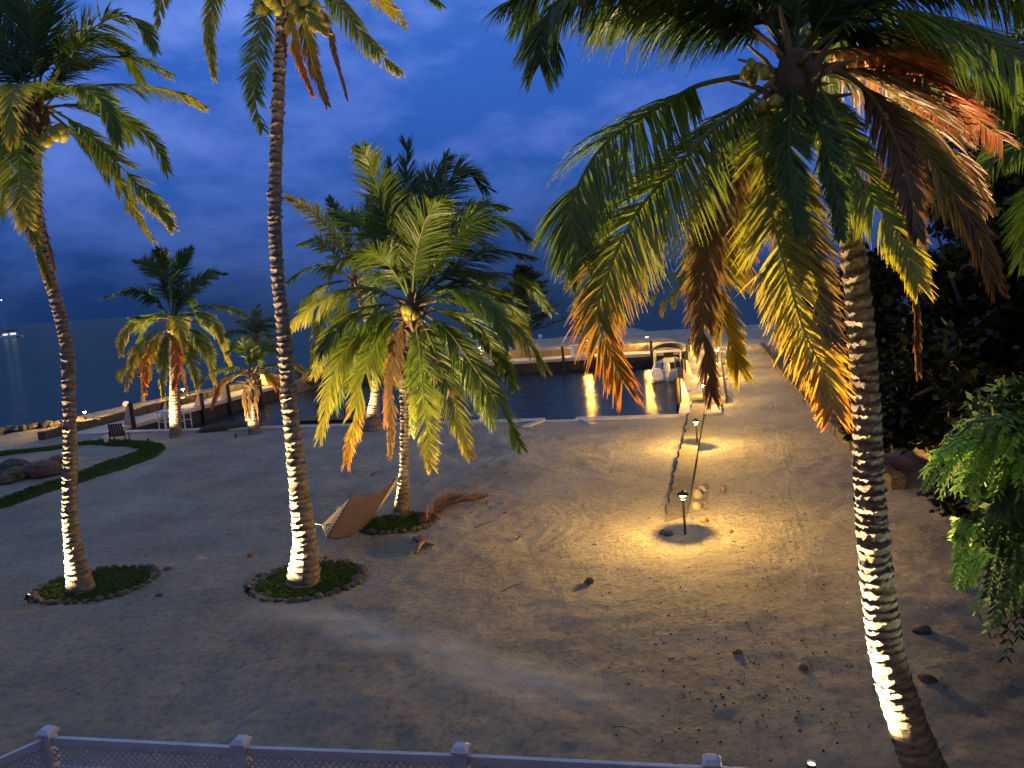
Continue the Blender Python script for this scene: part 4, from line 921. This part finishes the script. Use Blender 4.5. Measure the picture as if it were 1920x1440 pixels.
for pts_ in ([(775, 1012), (788, 1016), (800, 1022), (814, 1028)], [(780, 1040), (788, 1028), (796, 1018), (786, 1008)], [(776, 1010), (786, 1020), (800, 1030)]):
    W_ = [gp(*q_)+V((0, 0, .03+.06*(k % 2))) for k, q_ in enumerate(pts_)]; mb.tube([w-r_.location for w in catmull(W_, 8)], [.03, .05, .06, .06, .05, .05, .04, .03, .015], 6)
mb.build('husk', COCO, r_)

# ------------------------------------------------------------------ hammock
r_ = empty('hammock', gp(675, 985)); tag(r_, 'brown fabric hammock strung between two palms, one side tipped low', 'hammock'); O = r_.location.copy()
A0, A1 = ap(741, 897, 20.0), ap(694, 976, 19.6)      # spreader bar near the hammock palm
B0, B1 = ap(660, 927, 18.6), ap(613, 1010, 18.0)     # spreader bar near the slender palm
mb = MB(); nu, nv = 30, 20; vs = []
for i in range(nu+1):
    for j in range(nv+1):
        u, v = i/nu, j/nv; p = (A0.lerp(A1, v)).lerp(B0.lerp(B1, v), u); p = p-V((0, 0, .17*4*u*(1-u)+.012*math.sin(u*19+v*5)+.010*math.sin(v*23+u*7)))+V((.05*math.sin(v*PI)*math.sin(u*PI), 0, 0)); vs.append(p-O)
mb.add(vs, [(i*(nv+1)+j, i*(nv+1)+j+1, (i+1)*(nv+1)+j+1, (i+1)*(nv+1)+j) for i in range(nu) for j in range(nv)])
o = mb.build('cloth', FABRIC, r_, smooth=True); s_ = o.modifiers.new('thick', 'SOLIDIFY'); s_.thickness = .012
for a_, b1 in ((A0, A1), (B0, B1)): MB().tube([a_-O, b1-O], .022, 8).build('spreader_bar', TIMBER, r_)
T3 = ap(754, 893, 20.25); T2 = ap(590, 982, 16.2)
mb = MB()
for k in range(13): mb.tube([T3-O, A0.lerp(A1, k/12)-O], .008, 4)
mb.build('rope', ROPE, r_)
mb = MB(); K2 = ap(604, 984, 17.2)
for k in range(13): mb.tube([K2-O, B0.lerp(B1, .1+.9*k/12)-O], .008, 4)
mb.tube([K2-O, T2-O], .01, 5); mb.build('rope', ROPE, r_)

# ------------------------------------------------------------------ white fence in the foreground
zt = 1.5
P = [gp(90, 1381, zt), gp(453, 1400, zt), gp(865, 1415, zt), gp(1335, 1439, zt)]; P0 = gp(-170, 1495, zt)
r_ = empty('white_fence', (P[1].x, P[1].y, 0)); tag(r_, 'white vinyl fence with lattice top in the foreground', 'fence'); O = r_.location.copy()
nodes = [P0]+P; nodes.append(P[3]+(P[3]-P[2])*1.0)
for k, p in enumerate(nodes[1:5]):
    q_ = V((p.x, p.y, 0))-O; a = math.atan2(nodes[2].y-nodes[1].y, nodes[2].x-nodes[1].x)
    po = MB().box((q_.x, q_.y, .77), (.127, .127, 1.54), a).build('post', VINYL, r_, bevel=.006)
    cp = MB().box((q_.x, q_.y, 1.556), (.165, .165, .03), a).box((q_.x, q_.y, 1.59), (.145, .145, .036), a, taper=.62).build('post_cap', VINYL, po, bevel=.004)
for a_, b1 in zip(nodes, nodes[1:]):
    a2, b2 = V((a_.x, a_.y, 0))-O, V((b1.x, b1.y, 0))-O; t = (b2-a2); ln = t.length; t.normalize(); ang = math.atan2(t.y, t.x); md = (a2+b2)/2; a2 = a2+t*.066; b2 = b2-t*.066; ln -= .132
    MB().box((md.x, md.y, 1.455), (ln, .05, .09), ang).build('top_rail', VINYL, r_, bevel=.005)
    MB().box((md.x, md.y, 1.13), (ln, .05, .07), ang).build('middle_rail', VINYL, r_, bevel=.005)
    MB().box((md.x, md.y, .12), (ln, .05, .12), ang).build('bottom_rail', VINYL, r_, bevel=.005)
    MB().box((md.x, md.y, .637), (ln-.01, .022, .913), ang).build('panel', VINYL, r_)
    mb = MB(); hh = .243; z0 = 1.166; s_ = 0
    nst = int((ln+hh)/.075)
    for k in range(nst):
        for sg in (-1, 1):
            x0 = k*.075-hh/2; xs_ = [x0, x0+hh]; zz = [z0, z0+hh] if sg > 0 else [z0+hh, z0]
            lo, hi = xs_; f0 = max(0, (0-lo)/hh); f1 = min(1, (ln-lo)/hh)
            if f1 <= f0: continue
            pa = a2+t*(lo+hh*f0); pb = a2+t*(lo+hh*f1); za = zz[0]+(zz[1]-zz[0])*f0; zb = zz[0]+(zz[1]-zz[0])*f1
            nrm = V((-t.y, t.x, 0))*(.006*sg); dn = V((t.x*-(zb-za), t.y*-(zb-za), (lo+hh*f1-(lo+hh*f0)))).normalized()*.0125
            A_, B_ = V((pa.x, pa.y, za))+nrm, V((pb.x, pb.y, zb))+nrm; th = V((-t.y, t.x, 0))*.0028
            mb.add([A_-dn-th, B_-dn-th, B_+dn-th, A_+dn-th, A_-dn+th, B_-dn+th, B_+dn+th, A_+dn+th], [(0, 1, 2, 3), (7, 6, 5, 4), (0, 4, 5, 1), (1, 5, 6, 2), (2, 6, 7, 3), (3, 7, 4, 0)])
    mb.build('lattice', VINYL, r_)

# ------------------------------------------------------------------ chair, white stand
c = gp(226, 833); r_ = empty('garden_chair', (c.x, c.y, gz(c.x, c.y)+.03), R(8)); tag(r_, 'black garden chair on the lawn band by the quay', 'chair')
for sx in (-1, 1):
    for sy in (-1, 1): MB().tube([(sx*.36, sy*.3, 0), (sx*.33, sy*.27, .60 if sy < 0 else .42)], .028, 6).build('leg', BLACK, r_)
    MB().box((sx*.36, -.02, .62), (.08, .62, .035)).build('armrest', BLACK, r_, bevel=.008)
MB().box((0, 0, .42), (.66, .58, .05)).build('seat', BLACK, r_, bevel=.01)
mb = MB()
for k in range(6): mb.box((-.27+k*.108, -.30-.02, .72), (.094, .025, .56), M=Matrix.Rotation(R(10), 3, 'X'))
mb.box((0, -.34, .98), (.66, .03, .06)); mb.build('backrest', BLACK, r_, bevel=.004)
c = ap(326, 800, 39.2); r_ = empty('cleaning_table', (c.x, 39.4, 0.05), R(-12)); tag(r_, 'white pipe framed fish cleaning table at the quay behind the pale trunk', 'table')
for sx in (-1, 1):
    for sy in (-1, 1): MB().tube([(sx*.75, sy*.28, 0), (sx*.75, sy*.28, .92)], .03, 8).build('leg', WPAINT, r_)
MB().tube([(-.4, -.28, 0), (-.4, -.28, .92)], .025, 8).build('leg', WPAINT, r_)
MB().box((0, 0, .95), (1.75, .75, .05)).build('table_top', WPAINT, r_, bevel=.01)
for sy in (-1, 1): MB().tube([(-.75, sy*.28, .42), (.75, sy*.28, .42)], .024, 8).build('rail', WPAINT, r_)
c = gp(200, 834); r_ = empty('marker_post', (c.x, c.y, 0)); tag(r_, 'short white post left of the black garden chair', 'post')
MB().box((0, 0, .2), (.14, .14, .42)).build('post', WPAINT, r_, bevel=.01); MB().box((0, 0, .43), (.18, .18, .03)).build('cap', WPAINT, r_, bevel=.006)
# stacked dark debris by the quay (old dinghy hull upside down)
c = gp(425, 806); r_ = empty('dinghy', (c.x, c.y+.3, .0), R(10)); tag(r_, 'dark upturned dinghy on sand between two quay palms', 'dinghy')
prof = [(-1.6, .05), (-1.2, .45), (0, .62), (1.0, .5), (1.7, .12)]; vs = []; n = 9
for x, w in prof:
    for j in range(n): a = PI*j/(n-1); vs.append((x, -math.cos(a)*w, math.sin(a)*w*.55))
MB().add(vs, [(i*n+j, (i+1)*n+j, (i+1)*n+j+1, i*n+j+1) for i in range(len(prof)-1) for j in range(n-1)]+[tuple(range(n)), tuple(range(5*n-1, 4*n-1, -1))]).build('hull', TIMBER, r_, smooth=True)
MB().tube([(-1.5, 0, .06), (0, 0, .36), (1.6, 0, .08)], .025, 6).build('keel', BLACK, r_)

c = gp(628, 786, -.1); r_ = empty('timber_jetty', (c.x, c.y+.5, -.1), math.atan2(-8.2, 29.35)); tag(r_, 'small brown timber jetty against the quay behind the hammock palm', 'jetty')
mb = MB()
for k in range(22): mb.box((-1.75+k*.167, 0, 0), (.155, 1.5, .05))
mb.build('deck', BARK, r_); MB().box((0, -.6, -.1), (3.6, .1, .14)).box((0, .6, -.1), (3.6, .1, .14)).build('beam', TIMBER, r_)
for x_, y_ in ((-1.5, .8), (.1, .8), (1.6, .8)): MB().tube([(x_, y_, -2), (x_, y_, .55)], .09, 8).build('post', TIMBER, r_)

# ------------------------------------------------------------------ boats
def hull_mb(L_, B_, D, sheer=.25, n=14):
    vs = []; fs = []; m_ = 9
    for i in range(n+1):
        t = i/n; w = B_/2*(1-max(0, (t-.45)/.55)**2.2)*(.93+.07*min(1, t*4)); z1 = D*.55+sheer*t**2; ke = -D*.4+.55*D*max(0, (t-.6)/.4)**2
        pts_ = [(0, ke), (w*.45, ke*.6+.02), (w*.82, .02*t), (w*.97, z1*.6), (w, z1)]
        row = [(-x, z) for x, z in pts_[::-1]]+pts_[1:]
        vs += [(x, t*L_, z) for x, z in row]
    for i in range(n):
        for j in range(m_-1): fs.append((i*m_+j, i*m_+j+1, (i+1)*m_+j+1, (i+1)*m_+j))
    fs.append(tuple(range(m_-1, -1, -1)))
    return MB().add(vs, fs)
def power_boat(x, y, rz, label, scale=1.0, top=True, group=None):
    r_ = empty('motor_boat', (x, y, WZ+.1), rz); r_.scale = (scale,)*3; tag(r_, label, 'boat', group)
    hull_mb(7.2, 2.5, 1.2, .35).build('hull', GEL, r_, smooth=False)
    MB().prism([(-1.12, .35), (1.12, .35), (1.12, 4.5), (.5, 6.2), (-.5, 6.2), (-1.12, 4.5)], .22, .30).build('deck', GEL, r_)
    g_ = MB()
    for sx in (-1, 1): g_.tube([(sx*1.2, .05, .70), (sx*1.2, 3, .74), (sx*1.0, 5, .88), (sx*.3, 6.9, 1.0)], .05, 6)
    g_.build('gunwale', GEL, r_)
    MB().box((0, .25, .5), (2.35, .35, .45)).build('transom', GEL, r_, bevel=.03)
    for sx in (-.85, .85): MB().box((sx, -.3, .12), (.75, .7, .07)).build('swim_platform', GEL, r_, bevel=.02)
    cs = MB().box((0, 2.9, .85), (.9, .9, 1.15), taper=.85).build('console', GEL, r_, bevel=.04)
    MB().box((0, 3.1, 1.6), (.78, .05, .4), M=Matrix.Rotation(R(-20), 3, 'X')).build('windscreen', BLACK, cs)
    MB().box((0, 1.85, .72), (1.0, .45, .12)).box((0, 1.68, .98), (1.0, .08, .32)).build('seat', CANVAS, r_, bevel=.03)
    MB().box((0, 1.85, .48), (.8, .35, .38)).build('seat_base', GEL, r_, bevel=.02)
    MB().box((.75, 4.2, .75), (.5, 1.6, .5)).build('bow_cushion', CANVAS, r_, bevel=.03)
    MB().box((-.8, .7, .6), (.5, .5, .5)).build('cooler', GEL, r_, bevel=.03)
    om = MB().lathe((0, -.35, .95), [(.12, -.42), (.2, -.3), (.26, 0), (.25, .25), (.18, .4), (.06, .46)], 14).build('outboard_motor', GEL, r_, smooth=True)
    MB().box((0, -.33, .1), (.16, .3, .9), taper=1.1).build('motor_leg', GEL, om, bevel=.02)
    MB().box((0, -.4, -.28), (.3, .5, .06)).build('motor_plate', BLACK, om)
    if top:
        fr_ = MB()
        for sx in (-1, 1):
            fr_.tube([(sx*1.0, .7, .6), (sx*.98, .8, 2.3)], .04, 6); fr_.tube([(sx*1.0, 3.1, .6), (sx*.98, 3.0, 2.3)], .03, 6); fr_.tube([(sx*1.0, 1.6, .6), (sx*.98, 3.0, 2.3)], .02, 6)
            fr_.tube([(sx*.98, .8, 2.2), (sx*.98, 3.3, 2.26)], .03, 6)
        for yy in (.8, 2, 3.2): fr_.tube([(-.98, yy, 2.24), (.98, yy, 2.24)], .028, 6)
        fr_.build('top_frame', ALU, r_)
        vs = []; nx, ny = 8, 5
        for j in range(ny+1):
            for i in range(nx+1):
                u = i/nx*2-1; v = j/ny; vs.append((u*1.2, .55+v*3.0, 2.28+.22*(1-u*u)+.05*math.sin(v*PI)-.12*abs(u)**6))
        cv = MB().add(vs, [(j*(nx+1)+i, j*(nx+1)+i+1, (j+1)*(nx+1)+i+1, (j+1)*(nx+1)+i) for j in range(ny) for i in range(nx)]).build('canopy', CANVAS, r_, smooth=True)
        s_ = cv.modifiers.new('t', 'SOLIDIFY'); s_.thickness = .05
    return r_
hd = -math.atan2(rB.x-rA.x, rB.y-rA.y)
power_boat(10.25, 50.2, hd, 'white motor boat with black canopy moored stern first at the side dock', .87)
c = gp(1022, 640); power_boat(c.x-.6, c.y+5, R(70), 'grey motor boat drawn up beyond the far sand under the dark feathery tree', .95, False)
c = gp(1105, 632); power_boat(c.x, c.y+8, R(-80), 'small pale motor boat afloat beyond the far sand', .6, False)
# catamaran
c = gp(22, 634, WZ); r_ = empty('catamaran', (c.x-3, c.y, WZ), R(88)); tag(r_, 'white sailing catamaran anchored far out with lit cabin and masthead', 'catamaran')
for sx in (-3.2, 3.2):
    h_ = hull_mb(15, 1.7, 2.4, .3); h_.v = [(a+sx, b1-7.5, z) for a, b1, z in h_.v]; h_.build('hull', GEL, r_)
MB().box((0, -1.5, 1.5), (6.6, 8, .5), taper=.97).build('bridge_deck', GEL, r_, bevel=.1)
MB().box((0, -1.5, 2.4), (5, 5, 1.3), taper=.75).build('coach_roof', GEL, r_, bevel=.15)
MB().box((0, -4.3, 2.4), (4.2, .3, .9)).box((2.02, -1.4, 2.2), (.1, 2.6, .8)).box((-2.4, -1.4, 2.2), (.1, 2.6, .8)).build('cabin_light', CABIN, r_)
MB().tube([(0, 0, 2.5), (0, -.6, 21)], [.16, .12], 8).build('mast', ALU, r_)
MB().lathe((0, -.6, 21.2), [(.1, -.3), (.42, 0), (.1, .3)], 10).build('masthead_light', MAST, r_)
MB().tube([(0, 0, 4), (0, -7, 4.4)], .28, 8).build('boom', TIMBER, r_)

# ------------------------------------------------------------------ trees
def leaves(mb, c, r_, n, seed, size=.12, cols=((.003, .006, .002), (.008, .015, .004)), elong=1.8, hang=.3):
    rs = random.Random(seed)
    for _ in range(n):
        d_ = V((rs.gauss(0, 1), rs.gauss(0, 1), rs.gauss(0, 1))).normalized()*(rs.random()**.4); p = V(c)+V((d_.x*r_[0], d_.y*r_[1], d_.z*r_[2]))
        a = V((rs.gauss(0, 1), rs.gauss(0, 1), rs.gauss(0, .6)-hang)).normalized(); b1 = a.cross(V((rs.gauss(0, 1), rs.gauss(0, 1), rs.gauss(0, 1)))).normalized()
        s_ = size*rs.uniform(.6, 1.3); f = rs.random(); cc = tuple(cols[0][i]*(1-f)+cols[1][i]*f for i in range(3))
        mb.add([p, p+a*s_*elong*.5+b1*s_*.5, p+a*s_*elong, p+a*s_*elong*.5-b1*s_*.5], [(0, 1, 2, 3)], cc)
def limb(mb, a_, b1, r0_, r1, rs, n=5):
    pts_ = [V(a_).lerp(V(b1), k/n)+V((rs.gauss(0, 1), rs.gauss(0, 1), rs.gauss(0, .5)))*(.04*(V(b1)-V(a_)).length if 0 < k < n else 0) for k in range(n+1)]
    mb.tube(pts_, [r0_+(r1-r0_)*k/n for k in range(n+1)], 7); return pts_
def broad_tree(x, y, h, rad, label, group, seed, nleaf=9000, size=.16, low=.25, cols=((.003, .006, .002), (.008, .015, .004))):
    rs = random.Random(seed); r_ = empty('broadleaf_tree', (x, y, 0)); tag(r_, label, 'tree', group)
    tb = MB(); cr = MB(); limb(tb, (0, 0, -.2), (rs.gauss(0, .2), rs.gauss(0, .2), h*.45), .22, .14, rs)
    nc = 16
    for k in range(nc):
        a = rs.uniform(0, 2*PI); el = rs.uniform(low, 1); rr_ = rad*math.sqrt(rs.random())*(1.1-.4*el)
        p = V((rr_*math.cos(a), rr_*math.sin(a), h*(el*.82+.05))); limb(tb, (0, 0, h*rs.uniform(.2, .45)), p, .09, .02, rs)
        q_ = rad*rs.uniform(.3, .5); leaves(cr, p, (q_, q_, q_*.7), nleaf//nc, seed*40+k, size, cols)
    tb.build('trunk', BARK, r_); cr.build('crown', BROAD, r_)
# dark belt of trees along the right
spots = [(16.4, 36, 5.6, 2.4), (18.6, 45, 5.6, 2.8), (22.5, 52, 6, 3.2), (14.9, 28.0, 6.4, 2.7), (13.0, 21.0, 9.5, 2.9), (16.5, 24.5, 10.2, 3.4), (13.4, 17.0, 11.5, 3.6), (11.4, 15.2, 8.5, 2.4), (25.5, 60, 6, 3.2), (11.4, 12.8, 5.2, 2.2), (9.7, 11.0, 3.4, 1.7), (10.8, 8.0, 9.0, 3.4), (9.6, 3.2, 9.0, 3.4)]  # last two are unseen, added to block sky light on the right
lb = ['dark broadleaf tree beside the middle of the sand path', 'dark tree beyond the middle of the path wall', 'dark tree near the far end of the path wall', 'dark bushy tree behind the big near trunk', 'dark leafy tree right of the big near trunk', 'tall black tree at the back of the right side', 'tallest black tree at the right edge', 'dark leafy tree behind the lit drooping leaves', 'farthest dark tree by the path end', 'dark tree filling the right edge above the lit leaves', 'low dark tree right behind the lit drooping leaves', 'unseen tall tree outside the right edge, added to block sky light', 'unseen tall tree beside the house at right, added to block sky light']
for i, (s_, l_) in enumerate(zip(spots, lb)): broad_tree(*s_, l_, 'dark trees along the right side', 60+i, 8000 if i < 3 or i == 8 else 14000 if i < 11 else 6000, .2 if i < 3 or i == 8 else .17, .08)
def bush(x, y, h, rad, label, seed, n=5000, size=.1):
    rs = random.Random(seed); r_ = empty('shrub', (x, y, 0)); tag(r_, label, 'shrub', 'dark shrubs along the right wall'); tb, cr = MB(), MB()
    for k in range(9):
        a = rs.uniform(0, 2*PI); p = V((rad*.7*math.cos(a)*rs.random(), rad*.7*math.sin(a)*rs.random(), h*rs.uniform(.35, .85))); limb(tb, (0, 0, -.05), p, .04, .01, rs, 3)
        leaves(cr, p, (rad*.5, rad*.5, h*.3), n//9, seed*30+k, size)
    tb.build('stem', BARK, r_); cr.build('foliage', BROAD, r_)
bs = [(11.9, 20.2, 1.9, 1.2), (12.9, 25.0, 1.7, 1.2), (14.2, 30.5, 1.6, 1.2), (15.8, 36.3, 1.6, 1.3), (17.3, 41.6, 1.6, 1.2), (19.3, 49.5, 1.8, 1.5), (9.9, 15.6, 1.7, 1.3)]
bl = ['first', 'second', 'third', 'fourth', 'fifth', 'sixth']
for i, s_ in enumerate(bs[:6]): bush(*s_, f'low dark shrub over the right wall, {bl[i]} from the near end', 90+i)
bush(*bs[6], 'dark shrub in the black corner right of the near palm', 97)
# low stone wall along the path + stucco wall behind
wp = [V((9.75, 19.6)), V((10.35, 22.9)), V((12.25, 31.3)), V((15.2, 43.3)), V((19.3, 59))]
mb = MB()
for a_, b1 in zip(wp, wp[1:]):
    n = int((b1-a_).length/.5)
    for k in range(n):
        p0, p1 = a_.lerp(b1, k/n), a_.lerp(b1, (k+1)/n); poly, z0, z1 = slab(p0, p1, random.uniform(-.02, .02), -.35, -.3, .3+random.uniform(-.04, .04)); mb.prism(poly, z0, z1)
tag(mb.build('stone_wall', STONEW), 'low dark stone wall along the right side of the sand path', 'wall')
r_ = empty('boundary_wall'); tag(r_, 'beige stucco boundary wall half hidden by trees at right', 'wall')
strip('wall_panel', [(V((10.6, 14.5)), V((12.8, 28.0)), -.0, -.2, -.2, 1.5)], STUCCO, r_)
strip('coping', [(V((10.6, 14.5)), V((12.8, 28.0)), .05, -.25, 1.503, 1.58)], CONC, r_)
# near tree with drooping compound leaves
cc = ap(1990, 900, 8.6); r_ = empty('feathery_tree', (cc.x, cc.y, 0)); tag(r_, 'near tree at right edge with lit drooping compound leaves', 'tree'); rs = random.Random(41)
tb = MB(); limb(tb, (0, 0, -.2), (0, 0, 3.2), .14, .09, rs); O = r_.location.copy()
def compound(parent, P, n, llen, seed, cols):
    mb = MB(); S = [s_-O for s_ in catmull(P, n)]; rs = random.Random(seed); mb.tube(S, [.01-.007*k/n for k in range(n+1)], 5, (.06, .08, .02))
    for i in range(2, n+1):
        T = (S[i]-S[i-1]).normalized(); sd = T.cross(V((0, 0, 1)))
        if sd.length < .2: sd = V((1, 0, 0))
        sd.normalize()
        for sg in (-1, 1):
            d_ = (sd*sg+T*.5+V((0, 0, -.9*rs.random()))).normalized(); l_ = llen*rs.uniform(.7, 1.1); w = T*l_*.22; f = rs.random(); c_ = tuple(cols[0][j]*(1-f)+cols[1][j]*f for j in range(3)); p = S[i]
            mb.add([p, p+d_*l_*.5-w+V((0, 0, .01)), p+d_*l_, p+d_*l_*.5+w], [(0, 1, 2, 3)], c_)
    return mb.build('leafy_branch', BROAD, parent)
lit_leaf = ((.07, .17, .03), (.16, .27, .06)); shaded_leaf = ((.010, .026, .008), (.03, .065, .018))  # lit and shaded leaves of one tree, light painted into the leaf colours
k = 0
groups = [(1730, 1925, 800, 930, lit_leaf, 62), (1835, 1960, 905, 1040, shaded_leaf, 44), (1780, 1830, 1000, 1130, lit_leaf, 7), (1820, 1960, 1020, 1250, shaded_leaf, 22)]
for x0, x1, y0, y1, cols, cnt in groups:
    for _ in range(cnt):
        sx = x1+rs.uniform(-60, 60); sy = y0+rs.uniform(-15, 50); dY = rs.uniform(-.7, .7); ex = rs.uniform(x0, x1); ey = y0+(y1-y0)*rs.uniform(.35, 1)
        st = ap(sx, sy, cc.y+dY*.5); en = ap(ex, ey, cc.y+dY); mid = ap(ex*.6+sx*.4, min(sy, ey)-rs.uniform(0, 18), cc.y+dY*.8)
        compound(r_, [st, mid, en], 24, .13, 700+k, cols); k += 1
        if k % 4 == 0: limb(tb, (0, 0, 3.0), st-O, .05, .012, rs, 3)
tb.build('trunk', BARK, r_)
cr = MB()
for _ in range(10): leaves(cr, (rs.uniform(-.2, 1.6), rs.uniform(0, 1.6), rs.uniform(2.2, 4.6)), (.7, .7, .6), 500, 800+_, .09, shaded_leaf)
cr.build('crown', BROAD, r_)
# casuarina beyond the far dock
c = gp(1000, 642); r_ = empty('casuarina_tree', (c.x-.4, c.y+1, .3)); tag(r_, 'dark feathery casuarina tree on the far sand', 'tree'); tb, cr = MB(), MB(); rs = random.Random(50)
limb(tb, (0, 0, -.3), (.3, 0, 7.6), .2, .04, rs)
def needle(p0, p1, n):
    for _ in range(n):
        p = V(p0).lerp(V(p1), rs.random()**.7)+V((rs.gauss(0, .12),)*3); d_ = ((V(p1)-V(p0)).normalized()+V((rs.gauss(0, .6), rs.gauss(0, .6), rs.gauss(0, .6)))).normalized()*rs.uniform(.3, .7); w = V((.03, 0, .03)); f = rs.random()
        cr.add([p-w, p+w, p+d_], [(0, 1, 2)], (.012+.02*f, .03+.03*f, .012))
for k in range(80):
    z = rs.uniform(.8, 7.6); a = rs.uniform(0, 2*PI); l_ = (4.4*(1-z/9.5))*rs.uniform(.5, 1.1); p0 = V((.03*z, 0, z)); p1 = p0+V((math.cos(a)*l_, math.sin(a)*l_, l_*rs.uniform(.15, .5))); limb(tb, p0, p1, .05, .01, rs, 3); needle(p0, p1, 110)
tb.build('trunk', BARK, r_); cr.build('crown', BROAD, r_)

r_ = empty('house', (0, -1.4, 0)); tag(r_, 'pale house with upper balcony, unseen, added to block sky light from the yard', 'house')  # unseen house behind the camera, added to keep sky light off the foreground
MB().box((0, -4, 5), (26, 8, 10)).build('wall', STUCCO, r_); MB().box((0, -4, 10.2), (28, 10, .4)).build('unseen_house_roof', CONC, r_)
for x_ in (-6, 6): MB().box((x_, .02, 6.2), (2.4, .06, 2.1)).build('window', BLACK, r_)
MB().box((0, .9, 4.35), (26, 1.8, .2)).build('balcony', CONC, r_)

# ------------------------------------------------------------------ sky and sun
w = bpy.data.worlds.new("World"); sc.world = w; w.use_nodes = True; nt = w.node_tree; nt.nodes.clear(); L = nt.links.new
out = nt.nodes.new('ShaderNodeOutputWorld'); bg = nt.nodes.new('ShaderNodeBackground'); L(bg.outputs[0], out.inputs[0])
sky = nt.nodes.new('ShaderNodeTexSky'); sky.sky_type = 'NISHITA'; sky.sun_disc = False; sky.sun_elevation = R(1.5); sky.sun_rotation = R(-60); sky.air_density = 1.2; sky.ozone_density = 6
tc = nt.nodes.new('ShaderNodeTexCoord'); sep = nt.nodes.new('ShaderNodeSeparateXYZ'); L(tc.outputs['Generated'], sep.inputs[0])
def wramp(src, stops):
    r_ = nt.nodes.new('ShaderNodeValToRGB'); e = r_.color_ramp.elements
    while len(e) < len(stops): e.new(.5)
    for el, (p, c_) in zip(e, stops): el.position = p; el.color = (*c_, 1)
    L(src, r_.inputs[0]); return r_.outputs[0]
base = wramp(sep.outputs[2], [(0, (.009, .034, .125)), (.05, (.011, .042, .17)), (.13, (.024, .092, .38)), (.28, (.036, .13, .56)), (.42, (.06, .18, .55)), (.6, (.22, .31, .50)), (1, (.26, .33, .44))])
cloud = wramp(sep.outputs[2], [(0, (.025, .06, .18)), (.07, (.05, .11, .38)), (.13, (.085, .17, .56)), (.35, (.17, .30, .88)), (.6, (.35, .45, .66)), (1, (.31, .39, .53))])
mp = nt.nodes.new('ShaderNodeMapping'); mp.inputs['Scale'].default_value = (1.0, 1.0, 2.3); mp.inputs['Location'].default_value = (.15, .2, .4); mp.inputs['Rotation'].default_value = (.0, .25, 0); L(tc.outputs['Generated'], mp.inputs[0])
n1 = nt.nodes.new('ShaderNodeTexNoise'); n1.inputs['Scale'].default_value = 3.0; n1.inputs['Detail'].default_value = 7; n1.inputs['Roughness'].default_value = .52; n1.inputs['Distortion'].default_value = .5; L(mp.outputs[0], n1.inputs['Vector'])
n3 = nt.nodes.new('ShaderNodeTexNoise'); n3.inputs['Scale'].default_value = 9; n3.inputs['Detail'].default_value = 6; n3.inputs['Roughness'].default_value = .6; L(mp.outputs[0], n3.inputs['Vector'])
mm = nt.nodes.new('ShaderNodeMath'); mm.operation = 'MULTIPLY_ADD'; L(n3.outputs['Fac'], mm.inputs[0]); mm.inputs[1].default_value = .45
m3 = nt.nodes.new('ShaderNodeMath'); m3.operation = 'MULTIPLY'; L(n1.outputs['Fac'], m3.inputs[0]); m3.inputs[1].default_value = .75; L(m3.outputs[0], mm.inputs[2])
f1 = wramp(mm.outputs[0], [(.535, (0, 0, 0)), (.74, (1, 1, 1))])
mx = nt.nodes.new('ShaderNodeMixRGB'); L(f1, mx.inputs[0]); L(base, mx.inputs[1]); L(cloud, mx.inputs[2])
ad = nt.nodes.new('ShaderNodeMixRGB'); ad.blend_type = 'ADD'; ad.inputs[0].default_value = .0015; L(mx.outputs[0], ad.inputs[1]); L(sky.outputs[0], ad.inputs[2])
L(ad.outputs[0], bg.inputs[0]); bg.inputs[1].default_value = 1.0
light('sun', 'SUN', (0, 0, 30), .02, (1, .85, .7), direction=V((.8, -.5, -.25))).data.angle = R(12)

vs_ = sc.view_settings; vs_.view_transform = 'Standard'; vs_.look = 'None'; vs_.exposure = 0; vs_.gamma = 1; vs_.use_curve_mapping = False
cy = sc.cycles; cy.use_denoising = True; cy.max_bounces = 5; cy.diffuse_bounces = 2; cy.glossy_bounces = 3; cy.transmission_bounces = 2; cy.sample_clamp_indirect = 3; cy.sample_clamp_direct = 0; cy.caustics_reflective = False; cy.caustics_refractive = False
sc.render.use_persistent_data = False
